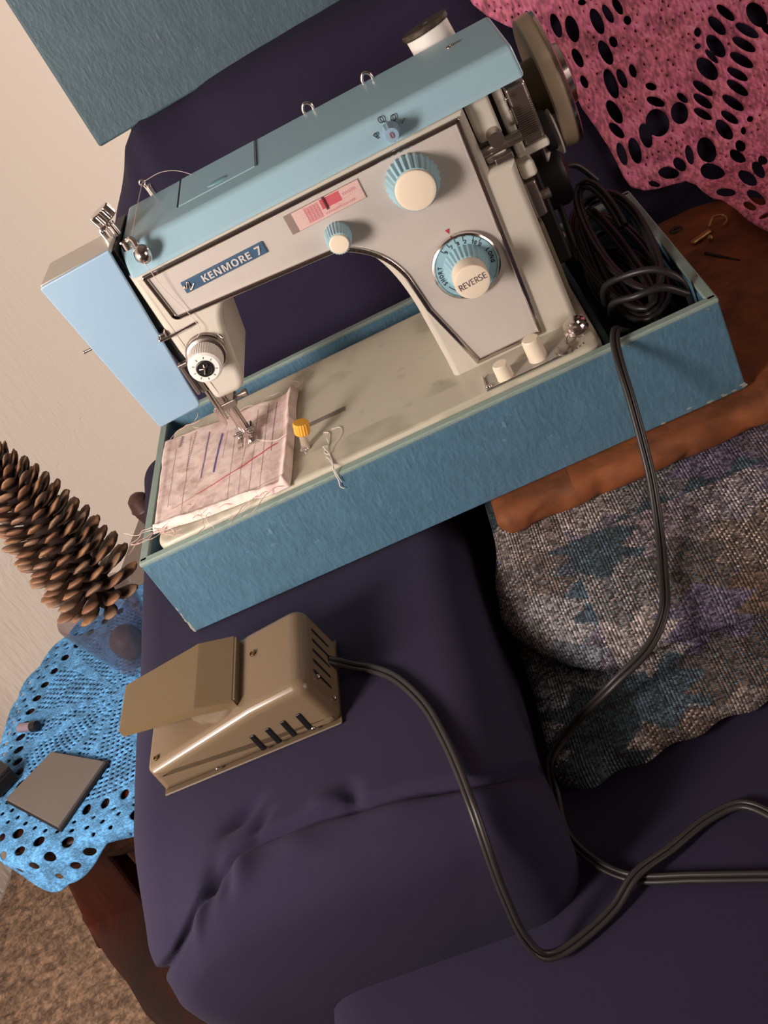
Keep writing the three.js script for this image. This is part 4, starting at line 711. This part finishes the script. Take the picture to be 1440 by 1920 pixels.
  // frayed threads at the edges
  const fr = (p, d, n, k) => { const q = [p.clone()]; let a = Math.atan2(d.z, d.x); for (let i = 0; i < n; i++) { a += rr(-k, k); q.push(q[i].clone().add(V(0.004 * Math.cos(a), rr(-0.0012, 0.0014), 0.004 * Math.sin(a)))); } q.forEach((v) => { v.y = clamp(v.y, BY + 0.0012, BY + 0.008); }); return q; };
  for (let i = 0; i < 26; i++) { const s = i < 12 ? rr(0, 0.12) : rnd(), edge = i < 20 ? 1 : 0; const p = Q[edge ? 3 : 0].clone().lerp(Q[edge ? 2 : 1], s); p.y = BY + 0.004; part('frayed_thread', tube(fr(p, V(rr(-1, 1), 0, edge ? 0.15 : -0.1), 7 + (i % 5), 0.75), 0.00028, 40, 5), std(i % 3 ? 0xd8b4ac : 0xe6d2cc, { roughness: 0.9 }), t); }
}
{
  const t = thing('bobbin', 'orange-yellow ribbed bobbin cap on a clear stem beside the cloth scrap', 'bobbin', [0.153, BY, 0.187]);
  const ax = 0.1530, az = 0.1830;
  part('cap', ribbed([[0, 0.0150], [0.0060, 0.0150], [0.0066, 0.0160], [0.0066, 0.0240], [0.0060, 0.0252], [0, 0.0254]], 18, 0.07, 1, 4).rotateZ(-0.32).translate(ax, BY, az), std(0xe8a83c, { roughness: 0.5 }), t, 'orange-yellow cap');
  part('stem', lathe([[0, 0.0006], [0.0036, 0.0006], [0.0034, 0.0150], [0, 0.0150]], 24).rotateZ(-0.32).translate(ax, BY, az), new THREE.MeshPhysicalMaterial({ color: 0xfff0e0, transmission: 0.8, thickness: 0.004, roughness: 0.08, ior: 1.4 }), t);
  part('foot', [lathe([[0, 0], [0.0046, 0], [0.0046, 0.001], [0, 0.0012]], 24).translate(ax, BY + 0.0002, az), new THREE.SphereGeometry(0.0009, 10, 8).translate(ax + 0.001, BY + 0.0014, az + 0.0034), new THREE.SphereGeometry(0.0009, 10, 8).translate(ax + 0.003, BY + 0.0014, az + 0.0030)], M.chrome, t);
}
{
  // loose threads
  const y = BY + 0.0008, m = std(0xe4dcd8, { roughness: 0.9 }), geos = [];
  geos.push(tube([[0.1700, y, 0.1720], [0.1745, y, 0.1760], [0.1730, y + 0.001, 0.1850], [0.1735, y, 0.1930], [0.1700, y + 0.0015, 0.1970], [0.1730, y, 0.2060], [0.1745, y, 0.2150], [0.1755, y + 0.0005, 0.2230], [0.1752, y - 0.001, 0.2320], [0.1748, y - 0.010, 0.2337], [0.1735, y - 0.015, 0.2338], [0.1755, y - 0.018, 0.2340]], 0.0004, 90, 5));
  geos.push(tube([[0.1680, y, 0.1930], [0.1725, y + 0.001, 0.1960], [0.1690, y, 0.2010], [0.1735, y + 0.0012, 0.2090], [0.1765, y, 0.2000], [0.1850, y, 0.1870], [0.1840, y, 0.1750], [0.1770, y, 0.1730]], 0.0003, 90, 5));
  geos.push(tube([[0.1705, y, 0.2100], [0.1728, y + 0.001, 0.2150], [0.1742, y, 0.2200], [0.1758, y, 0.2280], [0.1762, y - 0.002, 0.2330], [0.1765, y - 0.012, 0.2338]], 0.00035, 50, 5));
  single('loose_thread', geos, m, 'tangle of loose white thread on the bed right of the bobbin', 'thread');
  // upper thread from the guides down to the foot, tail from the foot to the bobbin
  const up = [tube([[0.1700, 0.2915, 0.092], [0.160, 0.2990, 0.088], [0.148, 0.3035, 0.0865], [0.1312, 0.3032, 0.0860]], 0.00022, 40, 5), tube([[0.1312, 0.3032, 0.0860], [0.1280, 0.2985, 0.13], [0.1262, 0.2940, 0.1765]], 0.00028, 20, 5), tube([[0.1285, 0.280, 0.1905], [0.1290, 0.255, 0.187], [0.1340, 0.225, 0.1835], [0.1340, 0.214, 0.185], [0.1290, 0.2110, 0.186]], 0.00025, 40, 5), tube([[0.1045, 0.092, 0.1345], [0.115, 0.0935, 0.150], [0.130, 0.0955, 0.166], [0.1465, 0.1045, 0.1815]], 0.00032, 40, 5)];
  single('thread', up, std(0xd8c4bc, { roughness: 0.8 }), 'pale pink upper thread running over the machine to the needle', 'thread');
}

// ---------------------------------------------------------------- cords
{
  // coiled mains cord heaped in the right compartment of the case
  const q = []; const turns = 9;
  for (let i = 0; i <= turns * 26; i++) {
    const a = i / 26 * 2 * Math.PI, k = i / (turns * 26), jx = 0.004 * Math.sin(a * 0.37 + 1) + 0.003 * Math.sin(a * 1.7), L = 0.082 + 0.010 * Math.sin(k * 11), w = 0.0235 + 0.004 * Math.sin(k * 17);
    const z = 0.108 + L * Math.sin(a) + 0.006 * Math.sin(k * 23), x = 0.4395 + w * Math.cos(a) * (0.75 + 0.25 * Math.cos(a * 0.5)) + jx;
    q.push(V(clamp(x, 0.4095, 0.4675), 0.016 + 0.078 * k + 0.026 * k * sstep(0.16, 0.03, z) + 0.003 * Math.sin(a * 2.3), clamp(z, 0.016, 0.212)));
  }
  const t = thing('power_cord', 'black power cord coiled in the right compartment of the teal case', 'cord', [0.438, 0.01, 0.11]);
  part('cord', twinCord(q, 0.0024, 0.0022, turns * 60, 0.9), M.cord, t);
  part('tie', [tube([[0.412, 0.060, 0.150], [0.416, 0.094, 0.168], [0.432, 0.105, 0.186], [0.452, 0.104, 0.196], [0.465, 0.09, 0.200], [0.468, 0.06, 0.198]], 0.0027, 50), tube([[0.411, 0.058, 0.168], [0.415, 0.088, 0.186], [0.430, 0.096, 0.204], [0.450, 0.095, 0.208], [0.466, 0.080, 0.206]], 0.0027, 50), tube([[0.4110, 0.09, 0.100], [0.4180, 0.131, 0.055], [0.4300, 0.139, 0.028], [0.4440, 0.132, 0.018], [0.456, 0.112, 0.020]], 0.0028, 50)], M.cord, t);
}
{
  // foot control: tan metal shell, hinged treadle
  const tan = std(0x76644f, { roughness: 0.28 }), tan2 = std(0x6e5c42, { roughness: 0.38 });
  const t = thing('foot_pedal', 'tan metal sewing machine foot pedal lying on the navy sofa arm', 'foot pedal', [0.055, 0.001, 0.36]);
  const side = [[-0.012, 0.0015], [-0.0115, 0.0240], [-0.0105, 0.0268, -0.0070, 0.0272], [0.0780, 0.0440], [0.1130, 0.0470], [0.1230, 0.0470, 0.1245, 0.0380], [0.1290, 0.0060], [0.1290, 0.0015, 0.1250, 0.0015]];
  const body = extr(side, 0.3180, 0.4000, 0.0085, 10);
  { const P = body.attributes.position; for (let i = 0; i < P.count; i++) { const k = sstep(-0.012, 0.10, P.getX(i)); if (P.getZ(i) < 0.36) P.setZ(i, P.getZ(i) + 0.004 * (1 - k)); } }
  part('shell', body, tan, t, 'tan painted metal shell');
  const slot = (x, k) => rb(-0.0021, 0.0021, -0.0085, 0.0085, -0.0012, 0.0012, 0.001).rotateZ(k);
  for (let i = 0; i < 4; i++) part('vent_slot', slot(0, 0.06).translate(0.0700 + i * 0.0122, 0.0140 + i * 0.0006, 0.3998), M.black, t);
  for (let i = 0; i < 5; i++) part('vent_slot', rb(-0.0010, 0.0010, -0.011, 0.011, -0.0018, 0.0018, 0.0009).rotateZ(0.12).translate(0.1258, 0.0240, 0.335 + i * 0.0105), M.black, t);
  part('base_plate', extr(side.map((p) => p.map((v, i) => (i % 2 ? Math.min(v, 0.003) : clamp(v, -0.0135, 0.1305)))), 0.3165, 0.4012, 0.0008, 1).translate(0, -0.0006, 0), std(0x5c4c3a, { roughness: 0.6 }), t);
  for (const [x, y, z, r] of [[-0.003, 0.0282, 0.3905, 0.0021], [0.083, 0.0446, 0.3465, 0.0024]]) part('screw', [new THREE.CylinderGeometry(r, r, 0.0014, 20).rotateZ(0.18).translate(x, y, z), new THREE.TorusGeometry(r * 0.9, 0.0005, 6, 18).rotateX(Math.PI / 2).rotateZ(0.18).translate(x, y + 0.0008, z)], std(0x6a5636, { metalness: 0.8, roughness: 0.4 }), t);
  part('screw', [new THREE.SphereGeometry(0.0018, 12, 8).translate(0.109, 0.0068, 0.4000), new THREE.SphereGeometry(0.0012, 12, 8).translate(0.033, 0.006, 0.4000), new THREE.SphereGeometry(0.002, 12, 8).translate(0.1262, 0.031, 0.381), new THREE.SphereGeometry(0.002, 12, 8).translate(0.1288, 0.012, 0.386)], M.steel, t);
  // treadle: flat plate bent down at its right end with turned-down sides
  const mk = (pts, w) => { // pts: [x, y, zBack, zFront]
    const pos = [], idx = []; const n = pts.length;
    for (const [x, y, zb, zf] of pts) for (const [dy, s] of [[0, 0], [0, 1], [-w, 1], [-w, 0]]) pos.push(x, y + dy, s ? zf : zb);
    for (let i = 0; i < n - 1; i++) for (let j = 0; j < 4; j++) { const a = i * 4 + j, b = i * 4 + (j + 1) % 4; idx.push(a, b, a + 4, b, b + 4, a + 4); }
    idx.push(0, 3, 1, 1, 3, 2); const o = (n - 1) * 4; idx.push(o, o + 1, o + 3, o + 1, o + 2, o + 3);
    const g = new THREE.BufferGeometry(); g.setAttribute('position', new THREE.Float32BufferAttribute(pos, 3)); g.setIndex(idx); g.setAttribute('uv', new THREE.Float32BufferAttribute(new Float32Array(pos.length / 3 * 2), 2)); return toCreasedNormals(g, 0.4);
  };
  const tr = part('treadle', mk([[-0.0200, 0.0520, 0.3330, 0.3760], [-0.0185, 0.0532, 0.3318, 0.3775], [0.0430, 0.0550, 0.3235, 0.3890], [0.0440, 0.0550, 0.3235, 0.3890], [0.0690, 0.0485, 0.3235, 0.3890], [0.0705, 0.0470, 0.3240, 0.3885]], 0.0024), tan2, t, 'tan hinged treadle plate');
  const lipS = (z0, z1) => { const g = mk([[-0.0198, 0.0522, 0, 1], [0.0430, 0.0548, 0, 1], [0.0700, 0.0475, 0, 1]], 0.0065), P = g.attributes.position; for (let i = 0; i < P.count; i++) { const k = sstep(-0.02, 0.043, P.getX(i)); const zc = z0 + (z1 - z0) * k; P.setZ(i, zc + (P.getZ(i) - 0.5) * 0.0022); } g.computeVertexNormals(); return toCreasedNormals(g, 0.4); };
  part('lip', lipS(0.3752, 0.3885), tan2, tr); part('lip', lipS(0.3335, 0.3240), tan2, tr);
  part('end_lip', [rb(0.0690, 0.0712, 0.0400, 0.0480, 0.3245, 0.3880, 0.0008)], tan2, tr);
  part('hinge', [new THREE.CylinderGeometry(0.0052, 0.0052, 0.060, 24).rotateX(Math.PI / 2).translate(0.0500, 0.0430, 0.3555), extr([[0.040, 0.034], [0.047, 0.050], [0.056, 0.050], [0.068, 0.0425], [0.066, 0.0415]], 0.3835, 0.3860, 0.0006, 1), rb(0.030, 0.050, 0.0330, 0.0440, 0.334, 0.378, 0.002)], tan, t);

  // its cord: over the front of the arm, along the seat, round a loop and up into the case
  const c1 = [[0.1275, 0.0150, 0.3500], [0.1330, 0.0095, 0.3505], [0.1420, 0.0050, 0.3550], [0.1550, 0.0035, 0.3635], [0.1690, 0.0035, 0.3780], [0.1800, 0.0035, 0.3960], [0.1905, 0.0035, 0.4200], [0.1980, 0.0045, 0.4480], [0.2040, 0.0050, 0.4780], [0.2075, 0.0020, 0.5060], [0.2065, -0.0150, 0.5240], [0.2020, -0.0500, 0.5360], [0.2000, -0.0850, 0.5440], [0.2040, -0.1000, 0.5480]];
  const fy = -0.1070;
  const loop = [[0.2119, -0.1055, 0.5470], [0.2254, fy, 0.5430], [0.2533, fy, 0.5300], [0.2742, fy + 0.006, 0.5170], [0.2992, fy + 0.002, 0.5055], [0.3283, fy, 0.4931], [0.3498, fy, 0.4920], [0.3630, fy, 0.5050], [0.3740, fy, 0.5300], [0.3650, fy, 0.5520], [0.3473, fy, 0.5446], [0.3063, fy, 0.5288], [0.2693, fy - 0.001, 0.5131], [0.2495, fy, 0.4929], [0.2374, fy + 0.001, 0.4666], [0.2380, fy + 0.004, 0.4400], [0.2440, -0.0900, 0.4180], [0.2697, -0.0760, 0.4080]];
  const hang = [[0.3058, -0.0480, 0.4130], [0.3365, -0.0373, 0.4050], [0.3554, -0.0290, 0.3880], [0.3670, -0.0230, 0.3560], [0.3765, -0.0120, 0.3280], [0.3859, 0.0127, 0.3050], [0.3908, 0.0347, 0.2900], [0.3960, 0.0606, 0.2700], [0.3992, 0.0780, 0.2520], [0.4030, 0.0865, 0.2350], [0.4080, 0.0870, 0.2210], [0.4140, 0.0750, 0.2050], [0.4200, 0.060, 0.185]];
  part('pedal_cord', twinCord([...c1, ...loop, ...hang], 0.0019, 0.0018, 560, 0.5), std(0x302d2d, { roughness: 0.42 }), t, 'dark grey twin cord of the foot pedal');
}

// ---------------------------------------------------------------- pink lace over the sofa back
{
  const A = [0.36, -0.187], B = [0.045, -0.124], K = [0.010, -0.117], C = [0.008, -0.078];
  const pts = [A]; for (let i = 0; i <= 10; i++) { const t = i / 10; pts.push([0, 1].map((k) => (1 - t) * (1 - t) * B[k] + 2 * t * (1 - t) * K[k] + t * t * C[k])); } pts.push([0.008, 0.2]);
  const S = [0]; for (let i = 1; i < pts.length; i++) S.push(S[i - 1] + Math.hypot(pts[i][0] - pts[i - 1][0], pts[i][1] - pts[i - 1][1]));
  const at = (s) => { let i = 1; while (i < S.length - 1 && S[i] < s) i++; const k = (s - S[i - 1]) / (S[i] - S[i - 1]), a = pts[i - 1], b = pts[i], l = S[i] - S[i - 1]; return [a[0] + (b[0] - a[0]) * k, a[1] + (b[1] - a[1]) * k, (b[1] - a[1]) / l, -(b[0] - a[0]) / l]; };
  // outline and openings of the lace, in millimetres on the cloth: x, distance down
  const out = [[398, -20], [416, 90], [426, 107], [427, 116], [435, 131], [449, 148], [460, 159], [470, 171], [474, 189], [479, 208], [483, 227], [484, 245], [490, 270], [494, 290], [496, 307], [497, 323], [500, 337], [511, 348], [527, 354], [537, 356], [549, 360], [555, 371], [556, 393], [558, 411], [563, 421], [566, 453], [566, 475], [568, 500], [571, 513], [575, 559], [720, 559], [720, -20]];
  const H = [[489.7, 167.3, 10.6, 3.9, 91], [502.2, 176.6, 11.5, 5.1, 93], [525.5, 180.9, 11.7, 4.4, 86], [536.9, 179.4, 8.8, 3, 80], [547.3, 177.5, 7.8, 3, 80], [518.8, 159.7, 3.6, 2.2, 26], [551.2, 192.6, 3.9, 3, 80], [497.3, 202.3, 9, 3.5, 83], [494.9, 224.5, 6, 2.8, 86], [522.8, 209.7, 11.6, 4.5, 83], [532.7, 204.1, 5, 3.1, 81], [528.4, 237.8, 9.1, 3.5, 86], [540, 236.1, 6, 2.8, 90], [517.4, 237.7, 13.7, 4.8, 89], [511, 262.7, 12.1, 4.7, 79], [506.7, 279.4, 9.7, 3.5, 67], [503.5, 302.4, 11, 3.7, 91], [516, 305.2, 12.2, 4.9, 93], [530.4, 296.7, 11.5, 4.9, 92], [544.9, 290.6, 12.7, 9.5, 81], [550.1, 271.7, 9, 3.4, 45], [550.8, 256.9, 5.3, 2.8, 44], [567.1, 291.6, 9.9, 7.2, 90], [574.2, 279.9, 6.4, 2.6, 62], [606.6, 231.4, 3.8, 2.8, 99], [602.5, 242.9, 2.9, 2.1, 26], [618.1, 250.6, 12.1, 5.2, 70], [624.8, 234.2, 10.8, 4, 66], [635.6, 227.3, 10.4, 3.2, 61], [604.2, 265.8, 12.7, 6, 66], [611.5, 257.2, 8.4, 2.2, 66],
    [594.8, 280.4, 11.2, 3.4, 57], [590.9, 291.4, 10.8, 3.4, 58], [587, 302.6, 9.8, 3, 53], [661.2, 242, 12.4, 6.5, 69], [648.9, 250.7, 12.2, 3.6, 52], [642.3, 260.9, 12.3, 3.6, 53], [636.1, 273.1, 12.4, 3.8, 53], [628.5, 283.1, 11.1, 3.3, 53], [624.6, 294.7, 12.1, 3.5, 57], [616.5, 305.8, 12.2, 3.6, 57], [609.4, 317, 10, 3.2, 58], [600.8, 326, 11.8, 5, 73], [668.1, 259.8, 8.4, 3.6, 52], [578.7, 337.3, 13.4, 7.6, 90], [562.4, 333.7, 10.1, 3.3, 98], [550.5, 338.1, 8.1, 4.4, 75], [537.8, 341.4, 10.1, 5.4, 43], [521.3, 345.6, 6, 2.5, 49], [574.2, 365, 14.5, 7.9, 74], [608.7, 349.5, 6.5, 4, 89], [617, 335.5, 3.7, 2.2, 103], [626.5, 327.6, 2.9, 2.6, 26], [601.6, 360.3, 11.1, 4.4, 79], [594.9, 403.4, 20.2, 5.1, 92], [607.8, 397.6, 19.1, 4, 99], [617.5, 383.7, 9.9, 3.4, 99], [586.7, 446.6, 18.9, 4.4, 91], [570.6, 411.6, 12.5, 5.5, 76], [579, 487.1, 4.3, 5, 52], [576.8, 456.4, 11.3, 3.2, 88]];
  for (let k = 0; k < 60; k++) H.push([rr(500, 700), rr(20, 140), rr(4, 11), rr(2.4, 4), rr(70, 95)]);
  const hs = H.map(([x, y, a, b, d]) => { const t = d * Math.PI / 180; return { x: x / 1000, y: y / 1000, a: a / 950, b: b / 890, c: Math.cos(t), s: Math.sin(t) }; });
  const poly = out.map(([x, y]) => [x / 1000, y / 1000]);
  const polyD = (u, v) => { let d = 1e9, inside = false; for (let i = 0, j = poly.length - 1; i < poly.length; j = i++) { const [xi, yi] = poly[i], [xj, yj] = poly[j]; const ex = xj - xi, ey = yj - yi, wx = u - xi, wy = v - yi, t = clamp((wx * ex + wy * ey) / (ex * ex + ey * ey), 0, 1); d = Math.min(d, Math.hypot(wx - ex * t, wy - ey * t)); if ((yi > v) !== (yj > v) && u < (xj - xi) * (v - yi) / (yj - yi) + xi) inside = !inside; } return inside ? d : -d; };
  const f = (u, v) => {
    let d = polyD(u, v) ; if (d < -0.004) return d;
    for (const h of hs) { const x = u - h.x, y = v - h.y; if (Math.abs(x) > 0.024 || Math.abs(y) > 0.024) continue; const p = (x * h.c + y * h.s) / h.a, q = (-x * h.s + y * h.c) / h.b, m = Math.sqrt(p * p + q * q); d = Math.min(d, (m - 1) * h.b * (0.6 + 0.4 / Math.max(m, 1))); }
    // small eyelets between the stitches
    if (d > 0.0022) { const r = 0.0062, j = Math.round(v / r), i = Math.round(u / r - 0.5 * (j & 1)), x = u - (i + 0.5 * (j & 1) + 0.12 * (hash(i, j, 6) - 0.5)) * r, y = v - (j + 0.12 * (hash(i, j, 7) - 0.5)) * r; if (hash(i, j, 5) > 0.66) d = Math.min(d, Math.hypot(x * 1.5, y) - 0.0007 - 0.0006 * hash(i, j, 8)); }
    return d;
  };
  const map = (u, v, h) => { const [y, z, ny, nz] = at(v); const k = h + 0.004 + 0.002 * fbm(u * 20, v * 20, 2, 3); return V(u, y + Math.abs(ny) * k, z + Math.abs(nz) * k); };
  const g = openwork(0.40, 0.72, 0.02, 0.555, 0.00115, f, map, 0.0016, 0.0014, (u, v) => 0.00032 * Math.sin(u * 1700 + 2 * Math.sin(v * 300)) * Math.sin(v * 1250 + u * 300));
  const Tp = dataTex(256, 256, (i, j) => { const k = 0.86 + 0.4 * (vnoise(i / 4, j / 9, 0, 66) - 0.5) + 0.3 * (vnoise(i / 26, j / 26, 0, 67) - 0.5), o = 0.12 * vnoise(i / 15, j / 15, 0, 68); return [1.04 * k, (0.57 + o * 0.4) * k, (0.77 - o * 0.6) * k]; }, true, [9, 9]);
  single('lace_runner', g, std(0xffffff, { map: Tp, roughness: 0.9 }), 'pink hand-knitted lace runner hanging over the sofa back at the right', 'lace cloth');
}

renderer.render(scene, camera);
